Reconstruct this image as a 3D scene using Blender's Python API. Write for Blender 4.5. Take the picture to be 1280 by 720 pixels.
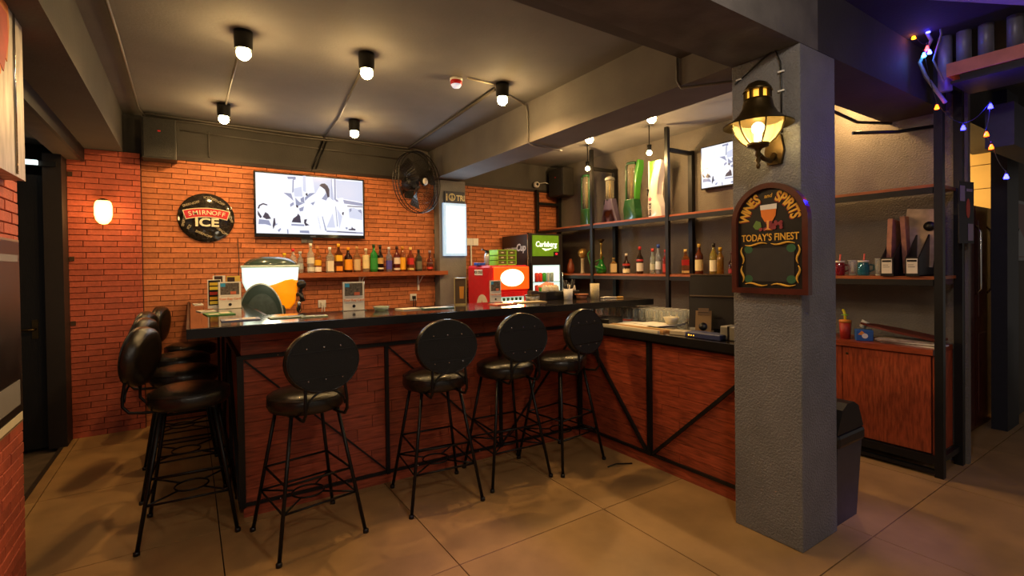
import bpy, bmesh, math, random
from mathutils import Vector, Matrix
for o in list(bpy.data.objects): bpy.data.objects.remove(o)
random.seed(7)
SC = bpy.context.scene
C = SC.collection
PI = math.pi
R = math.radians

# ------------------------------------------------------------------ camera
FPX = 611.8
cd = bpy.data.cameras.new('camera'); cam = bpy.data.objects.new('camera', cd); C.objects.link(cam)
cd.sensor_width = 36.0; cd.lens = FPX/1280*36.0; cd.shift_y = -20.16/1280; cd.clip_start = 0.02
cam.location = (0, 0, 1.5)
def _rot(y, p, r):
    cy, sy, cp, sp, cr, sr = math.cos(y), math.sin(y), math.cos(p), math.sin(p), math.cos(r), math.sin(r)
    Ry = Matrix(((cy,0,sy),(0,1,0),(-sy,0,cy))); Rx = Matrix(((1,0,0),(0,cp,-sp),(0,sp,cp))); Rz = Matrix(((cr,-sr,0),(sr,cr,0),(0,0,1)))
    return Rz @ Rx @ Ry
_R = _rot(-.5828249, .0113708694, -.0134794873)      # rows: right, down, forward in (x, -z, y)
def _w(v): return Vector((v[0], v[2], -v[1]))
right, down, fwd = _w(_R[0]), _w(_R[1]), _w(_R[2])
mw = Matrix.Identity(4)
for i in range(3):
    mw[i][0] = right[i]; mw[i][1] = -down[i]; mw[i][2] = -fwd[i]
mw.translation = cam.location
cam.matrix_world = mw
SC.camera = cam

# ------------------------------------------------------------------ world, exposure
wd = bpy.data.worlds.new('world'); SC.world = wd; wd.use_nodes = True
bg = wd.node_tree.nodes['Background']; bg.inputs[0].default_value = (1.0, .86, .72, 1); bg.inputs[1].default_value = .16
SC.view_settings.view_transform = 'Standard'; SC.view_settings.look = 'None'
SC.view_settings.exposure = 0.0; SC.view_settings.gamma = 1.0; SC.view_settings.use_curve_mapping = False

def light(name, kind, loc, power, color, size=.03, parent=None, rot=None, spot=None, blend=.4):
    d = bpy.data.lights.new(name, kind); d.energy = power; d.color = color
    if kind == 'AREA': d.size = size
    else: d.shadow_soft_size = size
    if spot: d.spot_size = R(spot); d.spot_blend = blend
    o = bpy.data.objects.new(name, d); C.objects.link(o); o.location = loc
    if rot: o.rotation_euler = rot
    if parent: o.parent = parent
    return o
WARM = (1, .60, .24)
# area lights added unseen behind the photographer as fill
light('front_room_fill', 'AREA', (-.3, -1.2, 2.9), 34, (1, .84, .62), .4)
light('front_room_fill', 'AREA', (1.6, -1.6, 2.9), 8, (1, .84, .62), .4)
light('near_ceiling_lamp', 'POINT', (1.35, .45, 2.85), 38, (1, .88, .74), .06)
# coloured dance-floor projectors of the front room
light('party_light', 'SPOT', (4.6, -.8, 2.7), 22, (.35, .22, 1), .05, None, (R(38), 0, R(35)), 60, .9)
light('party_light', 'SPOT', (1.0, -1.2, 2.7), 240, (.42, .25, 1), .05, None, (R(50), 0, R(-2)), 16, 1)
light('party_light', 'SPOT', (1.6, -1.0, 2.7), 200, (.42, .25, 1), .05, None, (R(44), 0, R(-38)), 12, 1)

# ------------------------------------------------------------------ materials
def lin(c):
    if isinstance(c, str):
        c = tuple(int(c[i:i+2], 16)/255 for i in (0, 2, 4))
    return tuple((x/12.92 if x <= .04045 else ((x+.055)/1.055)**2.4) for x in c)
_m = {}
def M(name, col, rough=.5, metal=0, var=.12, scale=20, bump=0, bscale=60, trans=0, emit=0, alpha=1, ecol=None, coat=0, ior=1.45, stretch=None, rand=0, spec=None):
    if name in _m: return _m[name]
    m = bpy.data.materials.new(name); m.use_nodes = True; _m[name] = m
    nt = m.node_tree; N = nt.nodes; L = nt.links; b = N['Principled BSDF']
    c = lin(col)
    b.inputs['Roughness'].default_value = rough; b.inputs['Metallic'].default_value = metal
    b.inputs['IOR'].default_value = ior
    if spec is not None: b.inputs['Specular IOR Level'].default_value = spec
    b.inputs['Transmission Weight'].default_value = trans
    b.inputs['Coat Weight'].default_value = coat; b.inputs['Coat Roughness'].default_value = .08
    b.inputs['Alpha'].default_value = alpha
    tc = N.new('ShaderNodeTexCoord'); mp = N.new('ShaderNodeMapping')
    L.new(tc.outputs['Object'], mp.inputs[0])
    if stretch: mp.inputs['Scale'].default_value = stretch
    nz = N.new('ShaderNodeTexNoise'); nz.inputs['Scale'].default_value = scale; nz.inputs['Detail'].default_value = 6
    L.new(mp.outputs[0], nz.inputs['Vector'])
    mr = N.new('ShaderNodeMapRange'); mr.inputs[1].default_value = .3; mr.inputs[2].default_value = .7
    mr.inputs[3].default_value = 1-var; mr.inputs[4].default_value = 1+var
    L.new(nz.outputs['Fac'], mr.inputs[0])
    val = mr.outputs[0]
    if rand:
        oi = N.new('ShaderNodeObjectInfo'); ge = N.new('ShaderNodeNewGeometry')
        ad = N.new('ShaderNodeMath'); ad.operation = 'ADD'; L.new(oi.outputs['Random'], ad.inputs[0]); L.new(ge.outputs['Random Per Island'], ad.inputs[1])
        fr = N.new('ShaderNodeMath'); fr.operation = 'FRACT'; L.new(ad.outputs[0], fr.inputs[0])
        r2 = N.new('ShaderNodeMapRange'); r2.inputs[3].default_value = 1-rand; r2.inputs[4].default_value = 1+rand
        L.new(fr.outputs[0], r2.inputs[0])
        mu = N.new('ShaderNodeMath'); mu.operation = 'MULTIPLY'; L.new(val, mu.inputs[0]); L.new(r2.outputs[0], mu.inputs[1]); val = mu.outputs[0]
    vm = N.new('ShaderNodeVectorMath'); vm.operation = 'SCALE'; vm.inputs[0].default_value = c
    L.new(val, vm.inputs['Scale']); L.new(vm.outputs[0], b.inputs['Base Color'])
    if bump:
        n2 = N.new('ShaderNodeTexNoise'); n2.inputs['Scale'].default_value = bscale; n2.inputs['Detail'].default_value = 4
        L.new(mp.outputs[0], n2.inputs['Vector'])
        bp = N.new('ShaderNodeBump'); bp.inputs['Strength'].default_value = bump; bp.inputs['Distance'].default_value = .01
        L.new(n2.outputs['Fac'], bp.inputs['Height']); L.new(bp.outputs[0], b.inputs['Normal'])
    if emit:
        e = lin(ecol) if ecol else c
        b.inputs['Emission Color'].default_value = (*e, 1); b.inputs['Emission Strength'].default_value = emit
    return m
BLK = M('black_steel', '1b1a19', .42, .3, .1)
RODM = M('black_painted_rod', '141312', .4, .4, .05)
LEA = M('black_leather', '1e1913', .27, 0, .2, 12, .25, 120, coat=.15)
LEAB = M('black_fabric_back', '131211', .8, 0, .1, 40, .2, 200)
BRICK = M('orange_brick', 'bd7044', .7, 0, .16, 26, .35, 70, rand=.16)
BRICK2 = M('red_brick', 'b0543c', .7, 0, .16, 26, .35, 70, rand=.14)
MORT = M('dark_mortar', '3a2218', .95, 0, .2, 60, .4, 90)
PLANK = M('red_wood_plank', '94432a', .36, 0, .45, 9, .08, 40, stretch=(1, 8, 8), rand=.10, coat=.08)
PLANKY = M('red_wood_plank_side', '94432a', .36, 0, .45, 9, .08, 40, stretch=(8, 1, 8), rand=.10, coat=.08)
PLANKV = M('red_wood_upright', '9c4526', .38, 0, .40, 9, .08, 40, stretch=(8, 8, 1.2), rand=.06, coat=.08)
SHELFW = M('orange_wood_shelf', '9a5228', .4, 0, .25, 10, 0, 40, stretch=(6, 1, 6))
SHELFX = M('orange_wood_wall_shelf', '9a5228', .4, 0, .25, 10, 0, 40, stretch=(1, 6, 6))
TOPM = M('dark_granite_top', '2b2420', .10, 0, .3, 60, coat=.5)
EDGE = M('black_edge', '161413', .35, 0, .1)
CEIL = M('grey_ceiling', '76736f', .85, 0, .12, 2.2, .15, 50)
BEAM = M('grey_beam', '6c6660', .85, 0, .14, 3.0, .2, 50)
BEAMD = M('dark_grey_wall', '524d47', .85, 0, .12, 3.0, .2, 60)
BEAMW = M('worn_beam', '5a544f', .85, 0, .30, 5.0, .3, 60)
PILL = M('rough_grey_render', '72706f', .62, 0, .12, 6, 1.0, 95)
RWALL = M('stucco_grey_wall', '6e675e', .8, 0, .10, 6, .8, 80)
FLOORM = M('tan_concrete', 'a07c4c', .5, 0, .2, 3.5, .10, 200, rand=.05)
JOINT = M('dark_joint', '2c221a', .9)
DARKW = M('dark_stained_wood', '2a1510', .5, 0, .3, 8, .1, 30, stretch=(6, 6, 1))
MAHOG = M('mahogany_frame', '4a1c12', .35, 0, .25, 12, coat=.3)
WHITE = M('white_plastic', 'e6e2d8', .4, 0, .03)
CREAM = M('cream_ceramic', 'd8cdb0', .35, 0, .06)
PAPER = M('white_paper', 'e4dfd2', .8, 0, .05)
BEIGE = M('beige_plastic', 'b8a888', .5, 0, .06)
GREY = M('grey_plastic', '777570', .5, 0, .06)
CHROME = M('chrome', 'cfcfcf', .12, 1, .03)
BRASS = M('aged_bronze', '4a3a1e', .35, .8, .2, 30)
GLASS = M('clear_glass', 'dfe6de', .04, 0, 0, alpha=.20, ior=1.6, coat=1)
GRIM = M('glass_rim_glint', 'b8b4a4', .15, 0, .1, coat=.5)
RED = M('red_paint', 'c81d24', .3, 0, .05, coat=.3)
GREEN = M('leaf_green', '2f7a2e', .4, 0, .1)
LIME = M('lime_plastic', '8cc63a', .4, 0, .05)
CREAMP = M('cream_print', 'e8d9a8', .6, 0, .03)
GOLD = M('gold_print', 'e0a93a', .55, 0, .05)
CONDM = M('grey_conduit', '6d675f', .45, .2, .08)
BULB = M('lit_bulb', 'fff2c8', .4, emit=60, ecol='ffe9a0')

# ------------------------------------------------------------------ mesh builder
class MB:
    def __init__(s): s.b = bmesh.new()
    def _new(s, verts, faces, mi=0, smooth=False):
        vs = [s.b.verts.new(v) for v in verts]
        for f in faces:
            try:
                fa = s.b.faces.new([vs[i] for i in f]); fa.smooth = smooth; fa.material_index = mi
            except ValueError: pass
        return s
    def box(s, x0, x1, y0, y1, z0, z1, mi=0, bev=0):
        t = bmesh.ops.create_cube(s.b, size=1)
        vs = t['verts']
        for v in vs:
            v.co = ((x0+x1)/2+v.co.x*(x1-x0), (y0+y1)/2+v.co.y*(y1-y0), (z0+z1)/2+v.co.z*(z1-z0))
        fs = set(f for v in vs for f in v.link_faces)
        for f in fs: f.material_index = mi
        if bev:
            es = list(set(e for v in vs for e in v.link_edges))
            r = bmesh.ops.bevel(s.b, geom=es, offset=bev, segments=2, affect='EDGES', profile=.5, clamp_overlap=True)
            for f in r['faces']: f.material_index = mi
        return s
    def obox(s, c, dx, dy, dz, rot, mi=0):
        m = Matrix.Rotation(rot[2], 3, 'Z') @ Matrix.Rotation(rot[1], 3, 'Y') @ Matrix.Rotation(rot[0], 3, 'X')
        vs = [Vector(c)+m @ Vector((sx*dx/2, sy*dy/2, sz*dz/2)) for sx in (-1,1) for sy in (-1,1) for sz in (-1,1)]
        return s._new(vs, [(0,1,3,2),(4,6,7,5),(0,4,5,1),(2,3,7,6),(0,2,6,4),(1,5,7,3)], mi)
    def bar(s, a, b, w, d=None, mi=0):
        a = Vector(a); b = Vector(b); d = d or w; t = (b-a).normalized()
        up = Vector((0,0,1)) if abs(t.z) < .95 else Vector((0,1,0))
        u = t.cross(up).normalized(); v = u.cross(t)
        vs = []
        for p in (a, b):
            for su, sv in ((-1,-1),(1,-1),(1,1),(-1,1)): vs.append(p+u*su*w/2+v*sv*d/2)
        return s._new(vs, [(3,2,1,0),(4,5,6,7),(0,1,5,4),(1,2,6,5),(2,3,7,6),(3,0,4,7)], mi)
    def tube(s, pts, r, n=8, mi=0, closed=False):
        pts = [Vector(p) for p in pts]; k = len(pts); rings = []
        u = None
        for i, p in enumerate(pts):
            if closed: t = (pts[(i+1) % k]-pts[i-1]).normalized()
            else: t = (pts[min(i+1, k-1)]-pts[max(i-1, 0)]).normalized()
            if u is None:
                up = Vector((0,0,1)) if abs(t.z) < .9 else Vector((0,1,0))
                u = t.cross(up).normalized()
            else:
                u = (u-t*u.dot(t)).normalized()
            v = t.cross(u); rr = r[i] if isinstance(r, (list, tuple)) else r
            rings.append([s.b.verts.new(p+u*rr*math.cos(2*PI*j/n)+v*rr*math.sin(2*PI*j/n)) for j in range(n)])
        m = k if closed else k-1
        for i in range(m):
            a = rings[i]; b = rings[(i+1) % k]
            for j in range(n):
                f = s.b.faces.new((a[j], a[(j+1) % n], b[(j+1) % n], b[j])); f.smooth = True; f.material_index = mi
        if not closed:
            for rg, rev in ((rings[0], True), (rings[-1], False)):
                f = s.b.faces.new(list(reversed(rg)) if rev else rg); f.material_index = mi
        return s
    def lathe(s, prof, n=20, mi=0, c=(0,0,0), sx=1, sy=1, smooth=True, a0=0, a1=2*PI, caps=True):
        full = abs(a1-a0-2*PI) < 1e-6; m = n if full else n+1; rings = []
        for r, z in prof:
            if r < 1e-5 and full: rings.append([s.b.verts.new((c[0], c[1], c[2]+z))])
            else: rings.append([s.b.verts.new((c[0]+sx*r*math.cos(a0+(a1-a0)*j/n), c[1]+sy*r*math.sin(a0+(a1-a0)*j/n), c[2]+z)) for j in range(m)])
        for a, b in zip(rings, rings[1:]):
            for j in range(n):
                k = (j+1) % m if full else j+1
                if len(a) == 1 and len(b) == 1: continue
                if len(a) == 1: q = (a[0], b[k], b[j])
                elif len(b) == 1: q = (a[j], a[k], b[0])
                else: q = (a[j], a[k], b[k], b[j])
                f = s.b.faces.new(q); f.smooth = smooth; f.material_index = mi
        if full and caps:
            if len(rings[0]) > 1: f = s.b.faces.new(list(reversed(rings[0]))); f.material_index = mi
            if len(rings[-1]) > 1: f = s.b.faces.new(rings[-1]); f.material_index = mi
        return s
    def poly(s, pts, y0, y1, mi=0):            # polygon in local x,z extruded along y
        n = len(pts)
        vs = [(x, y0, z) for x, z in pts]+[(x, y1, z) for x, z in pts]
        fs = [tuple(range(n)), tuple(reversed(range(n, 2*n)))]+[(i, n+i, n+(i+1) % n, (i+1) % n) for i in range(n)]
        return s._new(vs, fs, mi)
    def polyh(s, pts, z0, z1, mi=0):           # polygon in x,y extruded along z
        n = len(pts)
        vs = [(x, y, z0) for x, y in pts]+[(x, y, z1) for x, y in pts]
        fs = [tuple(reversed(range(n))), tuple(range(n, 2*n))]+[(i, (i+1) % n, n+(i+1) % n, n+i) for i in range(n)]
        return s._new(vs, fs, mi)
    def sphere(s, c, r, n=12, mi=0, sx=1, sy=1, sz=1):
        pr = [(r*math.sin(PI*i/n), -sz*r*math.cos(PI*i/n)) for i in range(n+1)]
        pr[0] = (0, pr[0][1]); pr[-1] = (0, pr[-1][1])
        return s.lathe(pr, n*2, mi, c, sx, sy)
    def text(s, body, size, x, z, y, rot=0, mi=0, bold=.0, align='CENTER', depth=.0015, shear=0, sx=1):
        cu = bpy.data.curves.new('t', 'FONT'); cu.body = body; cu.size = size; cu.align_x = align; cu.align_y = 'CENTER'
        cu.offset = bold*size; cu.shear = shear; cu.extrude = depth/2; cu.resolution_u = 3
        ob = bpy.data.objects.new('t', cu); C.objects.link(ob)
        dg = bpy.context.evaluated_depsgraph_get(); dg.update()
        me = bpy.data.meshes.new_from_object(ob.evaluated_get(dg))
        base = len(s.b.verts); nf = len(s.b.faces)
        ca, sa = math.cos(rot), math.sin(rot)
        vs = []
        for v in me.vertices:
            px, py = v.co.x*sx, v.co.y
            vs.append(s.b.verts.new((x+px*ca-py*sa, y-v.co.z, z+px*sa+py*ca)))
        for p in me.polygons:
            try:
                f = s.b.faces.new([vs[i] for i in p.vertices]); f.material_index = mi
            except ValueError: pass
        bpy.data.objects.remove(ob); bpy.data.curves.remove(cu); bpy.data.meshes.remove(me)
        return s
    def mesh(s, name, mats):
        bmesh.ops.recalc_face_normals(s.b, faces=s.b.faces)
        me = bpy.data.meshes.new(name); s.b.to_mesh(me); s.b.free()
        for m in (mats if isinstance(mats, (list, tuple)) else [mats]): me.materials.append(m)
        return me

def obj(name, mb, mats, parent=None, loc=(0,0,0), rot=(0,0,0), label=None, kind=None):
    me = mb if isinstance(mb, bpy.types.Mesh) else mb.mesh(name, mats)
    o = bpy.data.objects.new(name, me); C.objects.link(o); o.location = loc; o.rotation_euler = rot
    if parent: o.parent = parent
    if label: o['label'] = label
    if kind: o['kind'] = kind
    return o
def thing(name, label, cat, loc=(0,0,0), rz=0, group=None, rot=None):
    o = bpy.data.objects.new(name, None); C.objects.link(o); o.empty_display_size = .05
    o.location = loc; o.rotation_euler = rot or (0, 0, rz); o['label'] = label; o['category'] = cat
    if group: o['group'] = group
    return o
def solo(name, label, cat, mb, mats, loc=(0,0,0), rz=0, group=None, rot=None):
    o = obj(name, mb, mats, None, loc, rot or (0,0,rz)); o['label'] = label; o['category'] = cat
    if group: o['group'] = group
    return o
def struct(name, mb, mats, parent=None, loc=(0,0,0)):
    return obj(name, mb, mats, parent, loc, kind=None if parent else 'structure')
def children(o): return [c for c in bpy.data.objects if c.parent == o]
def dup(root, loc, rz, label, group=None):
    r = root.copy(); C.objects.link(r); r.location = loc; r.rotation_euler = (0,0,rz); r['label'] = label
    if group: r['group'] = group
    for ch in list(children(root)):
        c = ch.copy(); C.objects.link(c); c.parent = r
        for g in list(children(ch)):
            d = g.copy(); C.objects.link(d); d.parent = c
    return r
def arc(cx, cz, r, a0, a1, n, rz=None):
    rz = rz or r
    return [(cx+r*math.cos(a0+(a1-a0)*i/n), cz+rz*math.sin(a0+(a1-a0)*i/n)) for i in range(n+1)]

# ================================================================== SETTING
# floor: slabs between recessed joints
fl = struct('floor', MB().box(-.93, 9, -2.2, 6.3, -.12, -.012).box(-.93, 9, -2.2, -2.19, -.012, 0), JOINT)
xs = [-.93, -.86, .12, 1.11, 2.10, 3.09, 4.19, 5.25, 6.3, 7.4, 9]
ys = [-2.2, -1.07, 0, 1.14, 2.20, 3.28, 4.38, 5.45, 6.2]
for i in range(len(xs)-1):
    for j in range(len(ys)-1):
        g = .003
        obj('floor_slab', MB().box(xs[i]+g, xs[i+1]-g, ys[j]+g, ys[j+1]-g, -.02, 0), FLOORM, fl)
struct('floor_corridor', MB().box(-2.6, -.93, 2.5, 6.0, -.12, -.03), M('dirty_concrete', '5a4a38', .8, 0, .4, 6))
struct('trim_threshold', MB().box(-.955, -.925, 3.3, 5.72, -.06, .004), M('worn_metal_strip', '3b2f25', .6, .3, .3, 20))
# ceiling slab + beams
ce = struct('ceiling', MB().box(-1.2, 9, -2.2, 6.3, 3.0, 3.2), CEIL)
struct('beam_over_return_bar', MB().box(2.62, 3.0, 1.65, 5.95, 2.63, 3.0), BEAM)
struct('beam_front', MB().box(-.9, 2.80, 1.275, 1.65, 2.62, 3.0), BEAMW)
DKC = M('shaded_ceiling', '2a2826', .85, 0, .15, 3.0, .2, 50)
struct('beam_front_right', MB().box(2.80, 9, 1.275, 1.65, 2.62, 3.0), M('shaded_beam', '35302b', .85, 0, .2, 3.0, .2, 50))  # right stretch of the front beam, its shade put into the darker colour
struct('ceiling_stair_shade', MB().box(2.6, 9, -1.6, 1.275, 2.975, 3.0), DKC)  # dark sheet added under the slab, standing in for shade
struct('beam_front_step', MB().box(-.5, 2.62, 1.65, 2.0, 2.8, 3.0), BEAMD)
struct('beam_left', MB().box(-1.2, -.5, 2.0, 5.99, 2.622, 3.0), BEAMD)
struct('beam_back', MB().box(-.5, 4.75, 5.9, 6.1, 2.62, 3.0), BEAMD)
struct('trim_back', MB().box(-.37, 2.68, 5.875, 5.9, 2.60, 2.635).box(3.06, 4.72, 5.875, 5.9, 2.60, 2.635), M('dark_trim', '2e211a', .6))
struct('wall_right', MB().box(4.75, 4.80, 1.15, 6.1, 0, 3.0), RWALL)
struct('wall_front_room_left', MB().box(-1.2, -1.0, -2.2, .2, 0, 3.0), BEAMD)

L_, Hc = .243, .0525
def bmesh_brick(L):
    mb = MB(); h = Hc-.0045; e = .0025
    v = [(0,0,0),(L,0,0),(L,0,h),(0,0,h),(0,-.010,0),(L,-.010,0),(L,-.010,h),(0,-.010,h),(e,-.013,e),(L-e,-.013,e),(L-e,-.013,h-e),(e,-.013,h-e)]
    mb._new(v, [(0,1,5,4),(1,2,6,5),(2,3,7,6),(3,0,4,7),(4,5,9,8),(5,6,10,9),(6,7,11,10),(7,4,8,11),(8,9,10,11)])
    return mb
brick_me = {BRICK: bmesh_brick(L_-.0045).mesh('brick', BRICK), BRICK2: bmesh_brick(L_-.0045).mesh('brick', BRICK2)}
def brick_wall(name, W, H, loc, rz, mat, want, seed, limit=300, depth=.15):
    """local x along the wall, face towards -y; want(x,z) = score for being an individual brick"""
    rnd = random.Random(seed)
    w = struct(name, MB().box(0, W, 0, depth, 0, H), MORT, None, loc); w.rotation_euler = (0,0,rz)
    items = []; rows = int(round(H/Hc))
    for r in range(rows):
        off = (0, .5, .08, .58, 0, .46)[r % 6]*L_
        x = -off
        while x < W-.01:
            a = max(x, 0); b = min(x+L_, W)
            if b-a > .03: items.append((want((a+b)/2, r*Hc), a, b, r*Hc))
            x += L_
    items.sort(key=lambda t: -t[0])
    rest = MB(); ns = 0
    for k, (sc, a, b, z) in enumerate(items):
        pr = rnd.uniform(0, .003); ln = b-a
        if k < limit and sc > 0:
            o = bpy.data.objects.new('brick', brick_me[mat]); C.objects.link(o); o.parent = w
            o.location = (a, .003-pr, z); o.scale = ((ln-.0045)/(L_-.0045), 1, 1)
        else:
            rest.box(a, b-.0045, -.010-pr, .003, z, z+Hc-.0045); ns += 1
    if ns: obj('bricks_remaining', rest, mat, w, kind='stuff')
    else: rest.b.free()
    return w
brick_wall('wall_back_left', .53, 2.62, (-.90, 5.85, 0), 0, BRICK2, lambda x, z: 10-abs(z-1.6), 1)
def sc_back(x, z):
    X = x-.37
    if z < .95: return .1 if X < .25 else 0
    if .62 < X < 1.70 and 1.9 < z < 2.5: return 0
    if -.04 < X < .36 and 1.84 < z < 2.24: return 0
    return 8-X+(2 if z > 1.1 else 0)
brick_wall('wall_back', 3.05, 2.62, (-.37, 5.9, 0), 0, BRICK, sc_back, 2)
brick_wall('wall_back_right', 1.69, 2.62, (3.06, 5.9, 0), 0, BRICK, lambda x, z: (5 if z > 1.4 else 0), 3)
brick_wall('wall_left', 1.9, 3.0, (-.70, 1.40, 0), R(90), BRICK2, lambda x, z: x-1.0, 4, depth=.2)
struct('column_back', MB().box(2.68, 3.06, 5.74, 5.95, 0, 2.62), M('column_paint', '7c7a78', .7, 0, .12, 6, .5, 80))
# pillar in front
struct('pillar', MB().box(2.612, 2.99, 1.275, 1.65, 0, 2.62, 0, .006), PILL)
# opening on the left: lintel, frame, door seen beyond
struct('trim_lintel', MB().box(-.95, -.79, 3.3, 5.85, 2.51, 2.64), M('lintel_paint', '4e443a', .6, 0, .2, 8))
struct('trim_lintel_upper', MB().box(-.80, -.775, 3.3, 5.85, 2.50, 2.66), M('lintel_black', '151311', .5))
struct('trim_door_post', MB().box(-1.02, -.90, 5.62, 5.85, 0, 2.51), M('dark_post', '211812', .6))
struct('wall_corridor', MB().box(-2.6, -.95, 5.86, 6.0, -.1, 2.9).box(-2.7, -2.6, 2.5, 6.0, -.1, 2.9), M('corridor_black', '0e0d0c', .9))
d1 = struct('door_1', MB().box(-1.62, -1.03, 5.70, 5.74, 0, 2.33), M('black_door', '120f0d', .55, 0, .3, 10, .1, 30, stretch=(6,6,1)))
obj('door_panel', MB().box(-1.55, -1.35, 5.69, 5.70, .2, 1.0).box(-1.55, -1.35, 5.69, 5.70, 1.15, 2.2), _m['black_door'], d1)
obj('door_handle', MB().tube([(-1.10,5.69,1.02),(-1.10,5.65,1.02),(-1.20,5.65,1.02)], .009).box(-1.12,-1.08,5.69,5.70,.94,1.10), BRASS, d1, label='brass lever handle')
solo('exit_sign', 'small lit white sign above the dark doorway at the far left', 'sign',
     MB().box(-1.13, -1.04, 5.56, 5.60, 2.40, 2.435).box(-1.13, -.93, 5.60, 5.61, 2.395, 2.44, 1), [M('lit_sign', 'dff6f6', .4, emit=2.0), BLK])
struct('trim_hinge', MB().box(-.895, -.86, 5.832, 5.838, 2.36, 2.40).box(-.895,-.86,5.832,5.838,1.60,1.64).box(-.895,-.86,5.832,5.838,1.02,1.06), M('rust_bracket', '4a3424', .6, .4))

# right side beyond the shelves
fr_ = struct('wall_far_room', MB().box(7.0, 7.2, 1.46, 6.0, 0, 3.0), MORT)
for r in range(12):
    for k in range(6):
        y0 = 1.47+k*.42-(.21 if r % 2 else 0)
        obj('block', MB().box(6.985, 7.0, max(y0, 1.47), y0+.412, r*.25+.004, r*.25+.246), M('pale_block', 'd8b878', .8, 0, .06, 5), fr_)
wf = struct('wall_folding_partition', MB().box(5.00, 6.35, 1.36, 1.39, .0, 1.98), MAHOG)
for k in range(3):
    x0 = 5.02+k*.365
    obj('panel', MB().box(x0, x0+.345, 1.345, 1.36, .04, 1.97).box(x0+.06, x0+.285, 1.338, 1.345, .15, .85, 0, .004).box(x0+.06, x0+.285, 1.338, 1.345, 1.0, 1.85, 0, .004), MAHOG, wf)
obj('handle', MB().tube([(5.70,1.33,1.2),(5.70,1.30,1.25),(5.70,1.30,1.75),(5.70,1.33,1.8)], .008), CHROME, wf, label='long chrome pull handle')
obj('handle', MB().tube([(6.02,1.33,1.2),(6.02,1.30,1.25),(6.02,1.30,1.75),(6.02,1.33,1.8)], .008), CHROME, wf, label='long chrome pull handle')
struct('wall_far_right', MB().box(6.36, 9, 1.25, 1.30, 0, 3.0), M('dark_side_wall', '4b463f', .8))
struct('post_far_right', MB().box(5.93, 6.30, 1.18, 1.285, 0, 3.0), M('blue_black_post', '1d1e26', .6))
light('far_room_lamp', 'POINT', (6.3, 2.3, 2.2), 70, (1, .62, .22), .08)
light('far_passage_lamp', 'POINT', (5.5, 2.1, .9), 9, (1, .55, .18), .08)

# ================================================================== BAR
bt = thing('bar_counter', 'U-shaped bar clad in red-brown planks with black steel frame and diagonal braces', 'bar counter', (.25, 3.36, 0))
ROT = R(-1.6)
def bl(x, y, z): return (x, y, z)
# local frame: x along front, y depth; body of the front run is rotated a little to follow the photo
fr = bpy.data.objects  # alias
def front(name, mb, mat, **k): return obj(name, mb, mat, bt, rot=(0,0,ROT), **k)
front('body', MB().box(.012, 2.64, .012, .30, .0, 1.14), DARKW)
ph = .0865
rnd = random.Random(3)
for r in range(13):
    z = .085+r*ph*.94; cuts = [0]
    x = rnd.uniform(.4, 1.0)
    while x < 2.4: cuts.append(x); x += rnd.uniform(.7, 1.1)
    cuts.append(2.63)
    for a, b in zip(cuts, cuts[1:]):
        front('plank', MB().box(a+.0015, b-.0015, 0, .012, z+.0012, z+ph*.94-.0012), PLANK)
front('plinth', MB().box(0, 2.63, .0, .05, 0, .084), PLANK)
f = MB()
front('top_rail', MB().box(-.012, 2.66, -.022, 0, .960, .984), BLK)
front('bottom_rail', MB().box(-.012, 2.66, -.014, 0, .068, .088), BLK)
for x in (0, .885, 1.80, 2.63): front('upright', MB().box(x-.012, x+.012, -.024, 0, .066, .965), BLK)
front('brace', MB().bar((.02, -.010, .95), (.87, -.010, .10), .017, .010), BLK)
front('brace', MB().bar((.90, -.010, .95), (1.78, -.010, .10), .017, .010), BLK)
front('brace', MB().bar((2.6, -.010, .95), (1.82, -.010, .10), .017, .010), BLK)
sc = MB()
for x in (.2, .6, 1.1, 1.6, 2.2): 
    for z in (.972, .078): sc.sphere((x, -.023, z), .006, 4)
front('screws', sc, CHROME, kind='stuff')
# left leg of the U
obj('left_body', MB().box(.012, .26, .06, 2.53, 0, 1.14), DARKW, bt)
for r in range(13):
    z = .085+r*ph*.94
    for a, b in ((.0, .9), (.9, 1.75), (1.75, 2.53)):
        obj('plank', MB().box(0, .012, a+.0015, b-.0015, z+.0012, z+ph*.94-.0012), PLANKY, bt)
obj('side_rail', MB().box(-.024, -.0, -.02, 2.5, .960, .984), BLK, bt); obj('side_rail', MB().box(-.024, 0, -.02, 2.5, .066, .090), BLK, bt)
for y in (-.015, .85, 1.68, 2.49): obj('upright', MB().box(-.024, 0, y-.012, y+.012, .066, .96), BLK, bt)
obj('brace', MB().bar((-.018, .83, .95), (-.018, .0, .10), .022), BLK, bt)
obj('brace', MB().bar((-.018, .87, .95), (-.018, 1.66, .10), .022), BLK, bt)
# counter top: dark glossy slab in an L, as one
bx, by = .25, 3.36
top = MB()
Lp = [(0, 3.12), (3.50, 3.02), (3.52, 3.62), (.42, 3.72), (.42, 5.88), (0, 5.88)]
top.polyh([(x-bx, y-by) for x, y in Lp], 1.150, 1.19)
obj('counter_top', top, TOPM, bt)
ed = MB()
q = [(-.012, 5.88), (-.012, 3.107), (3.512, 3.007), (3.534, 3.632)]
for a, b in zip(q, q[1:]): ed.bar((a[0]-bx, a[1]-by, 1.162), (b[0]-bx, b[1]-by, 1.162), .014, .052)
obj('edge_band', ed, EDGE, bt)
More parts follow.
